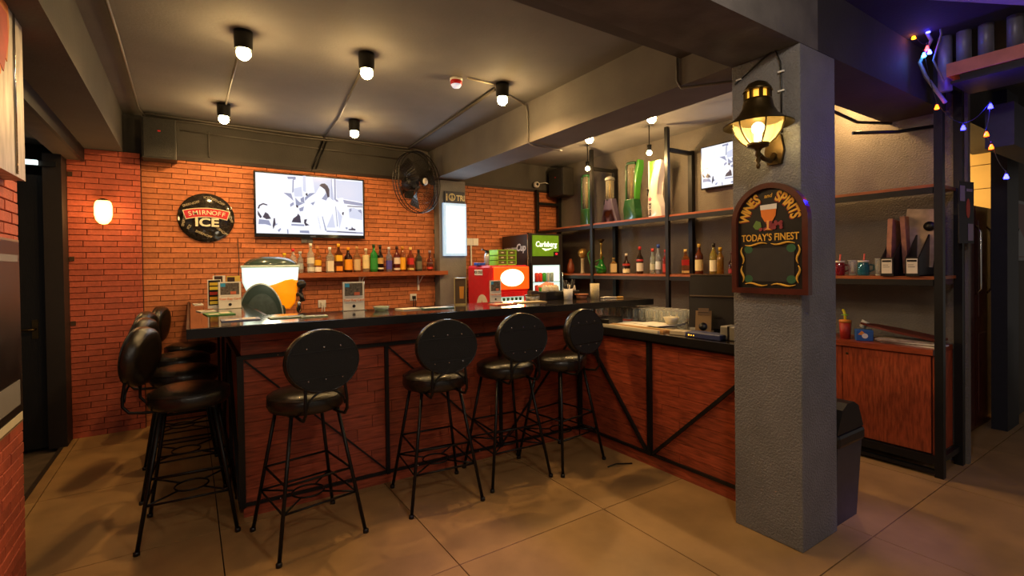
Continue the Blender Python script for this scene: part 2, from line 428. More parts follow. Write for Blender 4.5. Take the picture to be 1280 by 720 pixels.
# lower return counter
rt = thing('service_counter', 'lower return counter with plank front and dark top running to the grey pillar', 'counter', (2.84, 1.66, 0))
obj('body', MB().box(.012, .75, .0, 1.62, 0, .95), DARKW, rt)
for r in range(11):
    z = .09+r*.0795
    c_ = (.55+.3*((r*7) % 3)/2)
    for a, b in ((0, c_), (c_, 1.60)):
        obj('plank', MB().box(0, .012, a+.0015, b-.0015, z+.0012, z+.0783), PLANKY, rt)
obj('plinth', MB().box(.006, .03, 0, 1.6, 0, .09), PLANKY, rt)
obj('top_rail', MB().box(-.028, 0, 0, 1.58, .925, .955), BLK, rt)
obj('bottom_rail', MB().box(-.016, 0, 0, 1.58, .086, .106), BLK, rt)
for y in (.80, 1.575): obj('upright', MB().box(-.03, 0, y-.016, y+.016, .09, .93), BLK, rt)
obj('brace', MB().bar((-.018, 1.50, .92), (-.018, .83, .11), .022), BLK, rt)
obj('brace', MB().bar((-.018, .0, .84), (-.018, .77, .11), .022), BLK, rt)
obj('counter_top', MB().box(-.05, .80, 0, 1.42, .955, 1.0), TOPM, rt)
obj('edge_band', MB().box(-.064, -.05, 0, 1.40, .945, 1.001), EDGE, rt)
light_none = None
# back work counter under the wall shelf
wc = thing('work_counter', 'dark back counter under the bottle shelf along the brick wall', 'counter', (.70, 5.10, 0))
obj('body', MB().box(0, 1.9, .03, .78, 0, .88), DARKW, wc)
obj('counter_top', MB().box(-.02, 1.92, 0, .785, .88, .92), TOPM, wc)

# ================================================================== STOOLS
def make_stool(label):
    t = thing('bar_stool', label, 'bar stool', (0,0,0), 0, 'black leather bar stools round the counter')
    obj('seat', MB().lathe([(0,.712),(.170,.712),(.196,.722),(.208,.748),(.206,.785),(.194,.806),(.16,.822),(.09,.832),(0,.835)], 32), LEA, t)
    obj('seat_piping', MB().tube([(.2035*math.cos(a), .2035*math.sin(a), .795) for a in [2*PI*i/36 for i in range(36)]], .0035, 6, closed=True), LEA, t)
    # backrest: padded oval, fabric back panel
    b = MB(); n = 36; rings = []
    prof = [(0,.050),(.55,.050),(.82,.046),(.94,.034),(1.0,.008),(.98,-.012),(.93,-.020)]
    vs = []
    for k, (s_, y) in enumerate(prof):
        if s_ == 0: rings.append([b.b.verts.new((0, y, 0))])
        else: rings.append([b.b.verts.new((.200*s_*math.cos(2*PI*j/n), y*1.2, .170*s_*math.sin(2*PI*j/n))) for j in range(n)])
    for a_, b_ in zip(rings, rings[1:]):
        for j in range(n):
            k = (j+1) % n
            f = b.b.faces.new((a_[0], b_[j], b_[k]) if len(a_) == 1 else (a_[j], a_[k], b_[k], b_[j])); f.smooth = True
    b.b.faces.new(rings[-1])
    br = obj('backrest', b, LEA, t, (0, -.250, 1.012), (R(-6), 0, 0))
    obj('back_panel', MB().poly([(.184*math.cos(a), .155*math.sin(a)) for a in [2*PI*i/36 for i in range(36)]], -.027, -.021), LEAB, br)
    obj('piping', MB().tube([(.190*math.cos(a), -.022, .161*math.sin(a)) for a in [2*PI*i/40 for i in range(40)]], .004, 6, closed=True), LEA, br)
    obj('strap_seam', MB().box(-.165,.165,-.0290,-.027,.050,.054).box(-.155,.155,-.0290,-.027,-.085,-.081), LEA, br)
    s = MB()
    for x in (-.09, 0, .09):
        for z in (.072, -.095): s.sphere((x, -.028, z), .005, 4)
    obj('studs', s, CHROME, br, kind='stuff')
    for sx in (-1, 1):
        for sy in (-1, 1):
            l = obj('leg', MB().tube([(sx*.125, sy*.125, .72), (sx*.232, sy*.232, .008)], .0105, 8), RODM, t)
            obj('rubber_foot', MB().lathe([(.016,0),(.016,.018),(.011,.022)], 10, c=(sx*.233, sy*.233, 0)), EDGE, l)
    def sq(z): 
        k = .125+(.72-z)/.712*.107
        return [(-k,-k,z),(k,-k,z),(k,k,z),(-k,k,z)]
    q = sq(.235); q2 = sq(.37)
    for i in range(4):
        obj('stretcher', MB().tube([q[i], q[(i+1) % 4]], .006, 6), RODM, t)
    for i in (0, 1, 2, 3): obj('footrest', MB().tube([q2[i], q2[(i+1) % 4]], .0065, 6), RODM, t)
    obj('ring', MB().tube([(.085*math.cos(a), .085*math.sin(a), .235) for a in [2*PI*i/28 for i in range(28)]], .0055, 6, closed=True), RODM, t)
    for c in q:
        v = Vector((c[0], c[1], 0)).normalized()*.085
        obj('ring_strut', MB().tube([c, (v.x, v.y, .235)], .0055, 6), RODM, t)
    obj('seat_frame', MB().bar((-.13,-.13,.718),(.13,-.13,.718),.016).bar((-.13,.13,.718),(.13,.13,.718),.016).bar((-.13,-.13,.718),(-.13,.13,.718),.016).bar((.13,-.13,.718),(.13,.13,.718),.016), RODM, t)
    for sx in (-1, 1):
        pts = [(sx*.10, -.05, .712), (sx*.105, -.20, .708), (sx*.11, -.262, .715), (sx*.11, -.292, .75), (sx*.11, -.292, .80), (sx*.105, -.282, .88), (sx*.10, -.272, .97)]
        obj('back_support', MB().tube(pts, .0085, 8), RODM, t)
    pts = [(.10*math.cos(a), -.287, .775+.085*math.sin(a)) for a in [PI*i/14 for i in range(15)]]
    obj('back_arch', MB().tube(pts, .006, 6), RODM, t)
    return t
st = [(.545, 2.97, 9, 'black leather bar stool at the front of the bar, nearest the left corner post'),
      (1.34, 2.98, -6, 'black leather bar stool at the bar front, second from the left corner post'),
      (1.905, 3.0, -4, 'black leather bar stool at the bar front, third from the left corner post'),
      (2.385, 2.96, 8, 'black leather bar stool in the inner corner beside the service counter'),
      (-.01, 3.46, -94, 'black leather bar stool on the left side of the bar, nearest the camera'),
      (-.04, 4.16, -92, 'black leather bar stool on the left side of the bar, second from the camera'),
      (-.07, 4.84, -91, 'black leather bar stool on the left side of the bar, third from the camera'),
      (-.0, 5.47, -90, 'black leather bar stool on the left side of the bar, closest to the brick wall')]
proto = None
for x, y, a, lab in st:
    if proto is None:
        proto = make_stool(lab); proto.location = (x, y, 0); proto.rotation_euler = (0,0,R(a))
    else:
        sw = R(-13) if x < .2 else 0
        b_ = dup(proto, (x, y, 0), R(a), lab)
        if sw:                                    # the seats swivel on their bases
            for ch in children(b_):
                if ch.name.split('.')[0] in ('backrest', 'back_support', 'back_arch'):
                    v = Vector(ch.location); v.rotate(Matrix.Rotation(sw, 3, 'Z')); ch.location = v
                    ch.rotation_euler.z += sw

# ================================================================== CEILING LAMPS
lamps = [(.31, 3.51, 'ceiling spot over the bar, nearest the front left corner of the bar'),
         (1.06, 3.42, 'ceiling spot over the bar front, right of the first one'),
         (.285, 5.13, 'small looking ceiling spot near the back brick wall above the round sign'),
         (1.42, 5.02, 'ceiling spot near the back wall above the television'),
         (2.17, 3.40, 'ceiling spot beside the red smoke detector'),
         (3.655, 3.98, 'ceiling spot behind the beam, left one over the return counter'),
         (3.64, 3.11, 'ceiling spot behind the beam, brightest one over the return counter')]
LP = 40
def lamp(x, y, lab, zc=3.0, pw=LP, shade=True):
    t = thing('ceiling_spot', lab, 'ceiling lamp', (x, y, zc), 0, 'ceiling spots over the bar')
    obj('canister', MB().lathe([(.052,-.115),(.055,-.02),(.055,0),(0,0)], 20, caps=False).lathe([(.047,-.115),(.047,-.03),(0,-.03)], 20, caps=False).lathe([(.047,-.115),(.052,-.115)],20,caps=False), BLK, t)
    obj('bulb', MB().sphere((0,0,-.135), .043, 8), BULB, t)
    light('bulb_light', 'SPOT', (0, 0, -.185), pw, WARM, .035, t, None, 168, .25)
    light('bulb_glow', 'POINT', (0, 0, -.215), 8, WARM, .035, t)
    return t
for x, y, lab in lamps: lamp(x, y, lab)
for y, lab in ((4.58, 'small bulb spot at the top of the shelf rack, beside the green beer towers'), (3.60, 'small bulb spot at the top of the shelf rack, above the white beer tower')):
    t = thing('rack_spot', lab, 'ceiling lamp', (4.17, y, 3.0))
    obj('stem', MB().tube([(0,0,0),(0,0,-.24)], .006), BLK, t); obj('holder', MB().lathe([(.022,-.27),(.026,-.21),(0,-.205)], 14), BLK, t)
    obj('bulb', MB().sphere((0,0,-.295), .028, 8), BULB, t)
    light('bulb_light', 'POINT', (0, 0, -.36), 17, WARM, .03, t)
t = thing('rack_spot', 'small spot tucked under the beam right of the pillar lighting the rendered wall', 'ceiling lamp', (4.45, 1.86, 3.0))
obj('stem', MB().tube([(0,0,0),(0,0,-.10)], .006), BLK, t); obj('holder', MB().lathe([(.03,-.15),(.03,-.10),(0,-.095)], 14), BLK, t)
obj('bulb', MB().sphere((0,0,-.16), .026, 8), BULB, t)
light('bulb_light', 'POINT', (.05, 0, -.22), 24, WARM, .03, t)

# wall lamp on the left brick wall
t = thing('wall_lamp', 'glowing oval glass wall lamp on the left brick wall', 'wall lamp', (-.643, 5.84, 2.05))
obj('back_plate', MB().lathe([(.045,0),(.045,.012),(0,.012)], 20), BRASS, t, (0, 0, 0), (R(90), 0, 0))
obj('arm', MB().tube([(0,0,.0),(0,-.05,.06),(0,-.08,.115)], .008), BRASS, t)
obj('cap', MB().lathe([(.045,.09),(.04,.105),(.012,.118),(0,.12)], 16, c=(0,-.08,0)), BRASS, t)
obj('globe', MB().lathe([(0,-.12),(.03,-.112),(.055,-.08),(.066,-.03),(.066,.04),(.058,.08),(.045,.095),(0,.096)], 20, c=(0,-.08,0)), M('glowing_globe', 'ffe2a0', .4, emit=5, ecol='ffd070'), t)
light('globe_light', 'POINT', (0, -.19, -.02), 5, WARM, .06, t)

# ================================================================== WALL ITEMS (back wall)
FLATK = dict(var=.02)
# round sign
t = thing('round_sign', 'round black domed sign with red SMIRNOFF banner and ICE on the brick wall', 'sign', (.157, 5.875, 2.035))
r_ = .248
obj('dome', MB().lathe([(0,.055),(.08,.052),(.15,.042),(.21,.024),(.24,.008),(r_,0),(r_,-.0)], 48, sx=1), M('glossy_black_dome', '2a2521', .12, 0, .5, 30, coat=.6), t, (0, 0, 0), (R(90), 0, 0))
def dz(x, z):
    r = math.hypot(x, z)
    tab = [(0,.055),(.08,.052),(.15,.042),(.21,.024),(.24,.008),(.26,0)]
    for (a, ya), (b, yb) in zip(tab, tab[1:]):
        if r <= b: return ya+(yb-ya)*(r-a)/(b-a)
    return 0
pm = MB(); pl = MB(); rd = MB(); rb = MB()
mp_ = [('SMIRNOFF', -.13, .13, 20), ('SMIRNOFF', .12, -.13, -40), ('SMIRNOFF', -.03, -.17, -25), ('ICE', -.15, -.10, 60), ('SMIRNOFF', .09, .17, -30), ('ICE', .0, .2, 0), ('SMIRNOFF', -.19, -.02, 80), ('SMIRNOFF', .2, .03, -75)]
for s_, x, z, a in mp_: pm.text(s_, .033, x, z, -dz(abs(x)*.8, abs(z)*.8)-.008, R(a), bold=.02)
def ribbon(mb, r0, r1, a, y, cz, n=10, mi=0):
    A0, A1 = R(90+a), R(90-a); pts = []
    for i in range(n+1):
        an = A0+(A1-A0)*i/n; pts.append((r1*math.cos(an), cz+r1*math.sin(an)))
    for i in range(n, -1, -1):
        an = A0+(A1-A0)*i/n; pts.append((r0*math.cos(an), cz+r0*math.sin(an)))
    for i in range(n):
        quad = [pts[i], pts[i+1], pts[2*n-i], pts[2*n+1-i]]
        mb.poly(quad, y, y+.004, mi)
ribbon(rb, .60, .695, 17.2, -.066, -.60); ribbon(rd, .608, .687, 16.6, -.068, -.60)
CW = {'M': 1.25, 'I': .62, 'N': 1.12, 'O': 1.12, 'W': 1.4, 'E': .92, 'T': .92, 'F': .9}
def spaced(word, a0, a1):
    w = [CW.get(c, 1) for c in word]; tot = sum(w); out = []; acc = 0
    for c, k in zip(word, w): out.append((c, R(a0+(a1-a0)*(acc+k/2)/tot))); acc += k
    return out
for ch, an in spaced('SMIRNOFF', 90+14.6, 90-14.6):
    pl.text(ch, .064, .645*math.cos(an), -.60+.645*math.sin(an), -.071, an-PI/2, bold=.008)
pl.text('ICE', .115, 0, -.055, -.064, bold=.03, sx=1.25)
obj('pattern_print', pm, M('faint_print', 'a89a7c', .4), t, label='faint lettering over the black dome', kind='stuff')
obj('banner_edge', rb, M('cream_edge', 'e8dcb8', .4), t); obj('banner', rd, RED, t, label='red banner'); obj('lettering', pl, M('cream_letter', 'efe4c2', .4), t)
# television
def tone(n, c, e): return M(n, '050506', .25, 0, 0, emit=e, ecol=c)
W1 = tone('screen_white', 'f4f6ff', 1.08); W2 = tone('screen_pale', 'd9def4', 1.0); W3 = tone('screen_mid', 'a0a6c6', .9); W4 = tone('screen_dark', '4a4458', .8)
def tv_poly(mb, pts, W, H, mi, y):
    out = []
    for px, pz in pts:
        u = (px-38)/955; t0 = 70+80*u; b0 = 628+12*u; v = (pz-t0)/(b0-t0)
        out.append(((u-.5)*W, (.5-v)*H))
    mb.poly(out, y, y+.0008, mi)
TVP = [
 (1, [(435,100),(460,100),(460,250),(435,240)]), (1, [(520,110),(690,130),(720,330),(600,250),(540,260)]), (1, [(735,140),(990,160),(990,340),(800,310),(740,300)]),
 (2, [(800,318),(990,350),(990,375),(810,352)]), (3, [(840,372),(990,380),(990,387),(840,380)]), (2, [(718,130),(732,130),(732,325),(718,315)]), (2, [(690,130),(696,130),(700,320),(692,310)]),
 (0, [(545,260),(600,170),(640,240),(600,330),(540,300)]),
 (3, [(580,190),(600,172),(630,170),(655,190),(672,225),(672,290),(655,300),(642,255),(630,225),(605,205)]),
 (2, [(600,310),(640,260),(655,300),(640,325)]), (0, [(440,330),(560,290),(640,320),(740,340),(800,430),(790,600),(440,610)]),
 (1, [(640,570),(700,440),(720,570)]), (1, [(740,400),(790,470),(760,580)]), (2, [(600,470),(606,470),(640,600),(628,600)]), (2, [(725,380),(731,380),(745,560),(738,560)]), (2, [(560,470),(566,470),(590,590),(582,590)]),
 (3, [(750,275),(775,268),(800,285),(795,300),(770,288)]), (0, [(765,300),(800,300),(830,380),(800,420),(770,360)]), (2, [(720,310),(750,320),(755,340),(730,330)]), (3, [(790,430),(806,430),(800,460),(788,450)]),
 (3, [(50,400),(62,370),(95,352),(130,365),(130,375),(95,365),(70,380),(62,405)]), (3, [(90,480),(112,435),(135,450),(158,495),(120,500)]), (3, [(50,420),(62,440),(85,480),(70,490),(52,460)]), (2, [(60,500),(140,510),(160,560),(110,545),(55,545)]),
 (3, [(180,490),(190,490),(195,540),(175,590),(170,560)]), (2, [(190,540),(215,540),(190,560)]),
 (3, [(330,525),(345,490),(378,465),(388,445),(405,470),(412,530)]), (2, [(328,540),(440,545),(440,560),(328,555)]), (3, [(440,500),(465,495),(455,530),(485,550),(450,558),(438,530)]),
 (2, [(300,110),(372,110),(372,135),(350,140),(345,130),(305,130)]), (2, [(345,140),(356,140),(350,250),(340,255)]), (2, [(265,255),(330,262),(350,330),(320,300)]), (2, [(365,300),(400,340),(440,350),(380,380),(370,360)]),
 (3, [(370,365),(392,375),(385,395),(372,385)]), (3, [(455,262),(472,258),(475,285),(458,280)]), (2, [(490,260),(545,255),(480,300),(450,330),(450,300)]), (2, [(395,400),(440,380),(430,420),(405,425)]),
 (2, [(320,360),(350,340),(352,365),(322,385)]), (2, [(410,310),(440,290),(445,350),(415,340)]), (2, [(500,350),(540,335),(520,370)]), (1, [(350,220),(420,200),(430,290),(360,290)]),
 (2, [(640,598),(990,612),(990,625),(640,610)]), (3, [(740,605),(920,612),(920,617),(740,611)]), (3, [(848,582),(875,580),(880,560),(890,575),(915,582),(915,595),(848,592)]), (2, [(820,565),(840,570),(835,585),(820,580)]),
 (1, [(850,400),(900,390),(985,420),(985,500),(860,480)]), (2, [(940,410),(975,405),(985,470),(975,440),(950,425)]), (2, [(860,400),(880,395),(878,420),(862,430)]), (2, [(400,600),(480,600),(485,625),(400,620)]), (2, [(210,600),(235,580),(240,590),(222,615)]), (2, [(290,590),(300,590),(302,630),(292,630)]),
]
t = thing('television', 'large flat television showing a black and white picture on the brick wall', 'television', (1.165, 5.84, 2.20), 0)
W_, H_ = 1.165, .70
obj('bezel', MB().box(-W_/2, W_/2, -.025, .03, -H_/2, H_/2, 0, .004), M('tv_black', '0c0c10', .2, coat=.4), t)
scr = obj('screen', MB().box(-W_/2+.018, W_/2-.018, -.027, -.0245, -H_/2+.038, H_/2-.018), W1, t)
pc = MB()
for k, (mi, pts) in enumerate(TVP): tv_poly(pc, pts, W_-.036, H_-.056, mi, -.0285-.0004*(k % 5)-.0003*(k > 8))
pc.lathe([(0,0),(.026,0),(.026,.001),(0,.001)], 18, 0)
obj('picture', pc, [W1, W2, W3, W4], scr, (0, 0, .010), kind='stuff')
obj('logo_badge', MB().box(-.03, .03, -.030, -.025, -H_/2+.008, -H_/2+.020), CHROME, t, label='small metal badge')
light('screen_light', 'AREA', (0, -.06, 0), 3.2, (.75, .82, 1), .7, t, (R(-90), 0, 0))
solo('double_socket', 'pair of white sockets half hidden under the television', 'socket', MB().box(-.06, -.002, -.012, 0, -.03, .03).box(.002, .06, -.012, 0, -.03, .03), GREY, (1.115, 5.886, 1.825))
# right television: same picture, on the right wall
t = thing('television', 'flat television high on the rendered wall half hidden by the pillar', 'television', (4.70, 2.86, 2.535), R(-90))
W2_, H2_ = .94, .46
obj('bezel', MB().box(-W2_/2, W2_/2, -.02, .045, -H2_/2, H2_/2, 0, .004), _m['tv_black'], t)
scr = obj('screen', MB().box(-W2_/2+.012, W2_/2-.012, -.022, -.0195, -H2_/2+.014, H2_/2-.012), W1, t)
pc = MB()
for k, (mi, pts) in enumerate(TVP): tv_poly(pc, pts, W2_-.024, H2_-.026, mi, -.0235-.0004*(k % 5))
obj('picture', pc, [W1, W2, W3, W4], scr, (0, 0, .001), kind='stuff')
light('screen_light', 'AREA', (0, -.05, 0), 1.5, (.75, .82, 1), .4, t, (R(-90), 0, 0))

# light box and small sign on the back column
t = thing('light_box', 'glowing white light box panel on the grey back column', 'light box', (2.885, 5.735, 1.985))
obj('frame', MB().box(-.165, .165, -.04, 0, -.34, .34, 0, .004), M('pale_blue_frame', 'a9cdee', .3, emit=.7), t)
obj('panel', MB().box(-.125, .135, -.043, -.039, -.30, .30), M('lit_panel', 'e8f6ff', .3, emit=3.2, ecol='dff2ff'), t)
obj('panel_lettering', MB().text('MENU', .02, -.08, .28, -.046).text('OPENING HOURS', .02, .06, .28, -.046).box(-.1,.1,-.045,-.043,-.20,-.197), M('blue_print', '6f9bd0', .4, emit=.3), t)
light('box_light', 'AREA', (0, -.08, 0), 7, (.62, .82, 1), .3, t, (R(-90), 0, 0))
t = thing('small_sign', 'small dark sign with cream letters above the light box', 'sign', (2.895, 5.735, 2.405))
obj('board', MB().box(-.145, .145, -.015, 0, -.075, .075), M('navy_board', '20253a', .5), t)
obj('lettering', MB().text('i', .13, -.115, -.005, -.017, bold=.03).text('TRI', .10, .085, -.01, -.017, bold=.03, sx=.85).tube([(-.04+.042*math.cos(a), -.017, .042*math.sin(a)) for a in [2*PI*i/24 for i in range(24)]], .008, 6, closed=True).bar((-.04,-.017,.04),(-.04,-.017,-.04),.010,.004).bar((-.04,-.017,0),(-.07,-.017,-.03),.010,.004).bar((-.04,-.017,0),(-.01,-.017,-.03),.010,.004), CREAMP, t)

# wall fan
t = thing('wall_fan', 'large black wall fan with round wire cage and white hub badge', 'fan', (2.26, 5.42, 2.50), R(25))
RF = .36
cg = MB()
for rr, yy in ((RF, 0), (RF*.985, -.045), (RF*.985, .045), (.25, -.075), (.14, -.09), (.25, .07)):
    cg.tube([(rr*math.cos(a), yy, rr*math.sin(a)) for a in [2*PI*i/40 for i in range(40)]], .005 if rr > .3 else .002, 5, closed=True)
for k in range(60):
    a = 2*PI*k/60; c_, s_ = math.cos(a), math.sin(a)
    for sg in (-1, 1):
        cg.tube([(.05*c_, sg*.10, .05*s_), (.2*c_, sg*.085, .2*s_), (RF*.95*c_, sg*.05, RF*.95*s_), (RF*c_, 0, RF*s_)], .0016, 4)
obj('cage', cg, M('cage_black', '2a2723', .35, .5), t)
for k in range(3):
    a0 = R(20+120*k); vs = []
    bl_ = MB(); n = 8
    for i in range(n+1):
        r = .05+(.31-.05)*i/n; w = .35+.45*math.sin(PI*i/n*.8)*.9; tw = .05*(1-i/n)+.015
        for sgn in (-1, 1):
            an = a0+sgn*w*.5; vs.append((r*math.cos(an), sgn*tw, r*math.sin(an)))
    for i in range(n): bl_._new([vs[2*i], vs[2*i+1], vs[2*i+3], vs[2*i+2]], [(0,1,2,3)])
    vv = [(x, y+.004, z) for x, y, z in vs]
    for i in range(n): bl_._new([vv[2*i], vv[2*i+2], vv[2*i+3], vv[2*i+1]], [(0,1,2,3)])
    obj('blade', bl_, M('fan_blade', '35302a', .3, .2), t)
obj('motor', MB().lathe([(.07,-.02),(.085,.0),(.085,.12),(.05,.15),(0,.15)], 20), BLK, t, (0,.06,0), (R(-90),0,0))
obj('hub', MB().lathe([(0,.118),(.03,.116),(.05,.10),(.05,.09)], 20), BLK, t, (0,0,0), (R(90),0,0))
obj('badge', MB().lathe([(0,.0),(.04,.0),(.04,.006),(0,.008)], 20), WHITE, t, (0,-.118,0), (R(90),0,0), label='white hub badge')
obj('bracket', MB().tube([(0,.18,0),(.05,.30,-.02),(.19,.42,-.05)], .022).box(.12,.26,.30,.33,-.14,.05), BLK, t)

# loudspeakers
def speaker(name, loc, rz, w, d, h, lab):
    t = thing('loudspeaker', lab, 'loudspeaker', loc, rz)
    obj('cabinet', MB().box(-w/2, w/2, -d, 0, 0, h, 0, .006), M('speaker_box', '35312c', .5, 0, .1), t)
    obj('grille', MB().box(-w/2+.012, w/2-.012, -d-.008, -d, .012, h-.012, 0, .004), M('speaker_grille', '2c2925', .7, 0, .2, 60, .4, 200), t)
    obj('badge', MB().box(-.012, .012, -d-.011, -d-.008, h*.66, h*.66+.012), RED, t, label='small red badge')
    return t
speaker('s', (-.215, 5.89, 2.56), 0, .27, .2, .385, 'black wall loudspeaker above the brick wall corner at the upper left')
speaker('s', (4.70, 5.63, 2.52), R(-90), .34, .2, .40, 'dark wall loudspeaker at the right end of the back wall')
# dome camera
t = thing('security_camera', 'small white round security camera on the dark beam at the back right', 'camera', (4.30, 5.86, 2.70))
obj('body', MB().lathe([(0,.07),(.03,.065),(.045,.04),(.045,0),(0,0)], 20), WHITE, t, (0,0,0), (R(90),0,0))
obj('lens', MB().lathe([(0,.012),(.02,.008),(.022,0),(0,0)], 16), EDGE, t, (-.01,-.064,0), (R(90),0,0))
solo('camera_cable', 'white cable running right from the round security camera', 'cable', MB().tube([(0,0,0),(.12,-.03,.02),(.26,-.02,-.01),(.36,-.02,.0)], .005), WHITE, (4.34, 5.85, 2.72))

# sockets along the brick wall
def socket(x, z, lab, plug, cable=True):
    t = thing('wall_socket', lab, 'socket', (x, 5.888, z))
    obj('plate', MB().box(-.043, .043, -.012, 0, -.043, .043, 0, .003), WHITE, t)
    obj('plug', MB().box(-.018, .022, -.045, -.012, -.022, .018, 0, .004), plug, t)
    if cable: obj('cables', MB().tube([(-.005,-.04,-.02),(-.008,-.045,-.06),(-.008,-.03,-.14)], .006).tube([(.015,-.04,-.02),(.018,-.045,-.06),(.018,-.03,-.14)], .006), WHITE if plug is WHITE else EDGE, t)
socket(1.263, 1.10, 'white wall socket with white plug low on the brick wall, left one', WHITE)
socket(2.37, 1.125, 'white wall socket with black plug low on the brick wall', EDGE)
t = thing('switch_pair', 'pair of white switch plates with a white pipe on the right brick wall', 'socket', (3.24, 5.888, 1.84))
obj('plate', MB().box(-.088, -.002, -.012, 0, -.05, .05, 0, .003), WHITE, t); obj('plate', MB().box(.002, .088, -.012, 0, -.05, .05, 0, .003), WHITE, t)
obj('pipe', MB().tube([(-.03,-.012,-.05),(-.03,-.012,-.75)], .012), WHITE, t)
solo('sign_cable', 'thin dark cable hanging down the bricks right of the round sign', 'cable', MB().tube([(0,0,.75),(.01,-.006,.5),(-.005,-.006,.25),(.005,-.006,0),(-.03,-.006,-.1)], .0035), EDGE, (.43, 5.882, 1.08))

# ------------------------------------------------ conduits on ceiling and beams
def conduit(lab, pts, r=.010, mat=None):
    solo('conduit', lab, 'conduit', MB().tube(pts, r, 8), mat or CONDM)
conduit('grey conduit along the left edge of the ceiling', [(-.36, 2.2, 2.985), (-.35, 3.9, 2.985), (-.36, 5.6, 2.985), (-.33, 5.8, 2.975)])
conduit('upper conduit running along the top of the back wall', [(-.33, 5.85, 2.975), (.2, 5.86, 2.985), (1.0, 5.86, 2.965), (1.6, 5.86, 2.985), (2.2, 5.86, 2.965), (2.50, 5.84, 2.98), (2.585, 5.80, 2.93), (2.60, 5.78, 2.64)])
conduit('lower conduit running below it along the top of the back wall', [(-.05, 5.885, 2.90), (.6, 5.885, 2.885), (1.4, 5.885, 2.87), (2.2, 5.885, 2.86)], .008)
conduit('second ceiling conduit just in front of the back wall', [(-.33, 5.74, 2.985), (.35, 5.78, 2.985), (1.4, 5.80, 2.985), (2.35, 5.78, 2.985), (2.53, 5.74, 2.95), (2.565, 5.70, 2.64)])
conduit('short conduit dropping down to the round sign', [(.19, 5.885, 2.92), (.19, 5.885, 2.66)], .008)
conduit('ceiling conduit between the two left spots', [(.31, 3.57, 2.985), (.30, 5.07, 2.985)], .008)
conduit('ceiling conduit from the middle spot towards the television', [(1.08, 3.48, 2.985), (1.26, 5.0, 2.985), (1.30, 5.80, 2.985)], .009)
conduit('slanting conduit down the back beam to the television top', [(1.30, 5.86, 2.96), (1.17, 5.885, 2.60)], .010, EDGE)
conduit('twin slanting conduit beside it above the television', [(1.34, 5.86, 2.96), (1.21, 5.885, 2.60)], .008, EDGE)
conduit('thick ceiling conduit from the smoke detector spot to the back beam', [(2.16, 3.50, 2.982), (2.26, 5.0, 2.982), (2.30, 5.8, 2.982)], .014, BEAMD)
conduit('thin ceiling conduit from the smoke detector to the spot', [(1.86, 3.42, 2.988), (2.12, 3.42, 2.988)], .007, CREAM)
conduit('conduit looping over the beam from the spot towards the shelves', [(2.2, 3.5, 2.985), (2.45, 3.62, 2.985), (2.59, 3.66, 2.96), (2.607, 3.66, 2.90), (2.607, 3.66, 2.64), (2.64, 3.66, 2.615), (3.0, 3.70, 2.615), (3.05, 3.72, 2.62)], .009)
conduit('conduit bending under the beam next to the pillar top', [(2.607, 2.02, 2.97), (2.607, 2.02, 2.66), (2.62, 2.0, 2.615), (2.80, 1.75, 2.612), (2.95, 1.67, 2.612)], .009)
conduit('black cable bundle under the beam end over the right shelf, upper run', [(3.02, 1.70, 2.60), (3.6, 1.67, 2.60), (4.3, 1.68, 2.57), (4.7, 1.60, 2.60)], .012, EDGE)
conduit('black cable bundle under the beam end over the right shelf, lower run', [(4.32, 1.72, 2.50), (4.55, 1.5, 2.49), (4.74, 1.32, 2.52)], .014, EDGE)
# smoke detector
t = thing('smoke_detector', 'small white and red ceiling smoke detector', 'smoke detector', (1.80, 3.50, 3.0))
obj('base', MB().lathe([(.05,-.02),(.05,0),(0,0)], 20), WHITE, t); obj('band', MB().lathe([(0,-.05),(.046,-.05),(.048,-.02),(0,-.02)], 20), RED, t, label='red band'); obj('cap', MB().lathe([(0,-.075),(.03,-.07),(.042,-.05),(0,-.05)], 20), M('blue_white_cap', 'dfe6ff', .3, emit=.5), t)

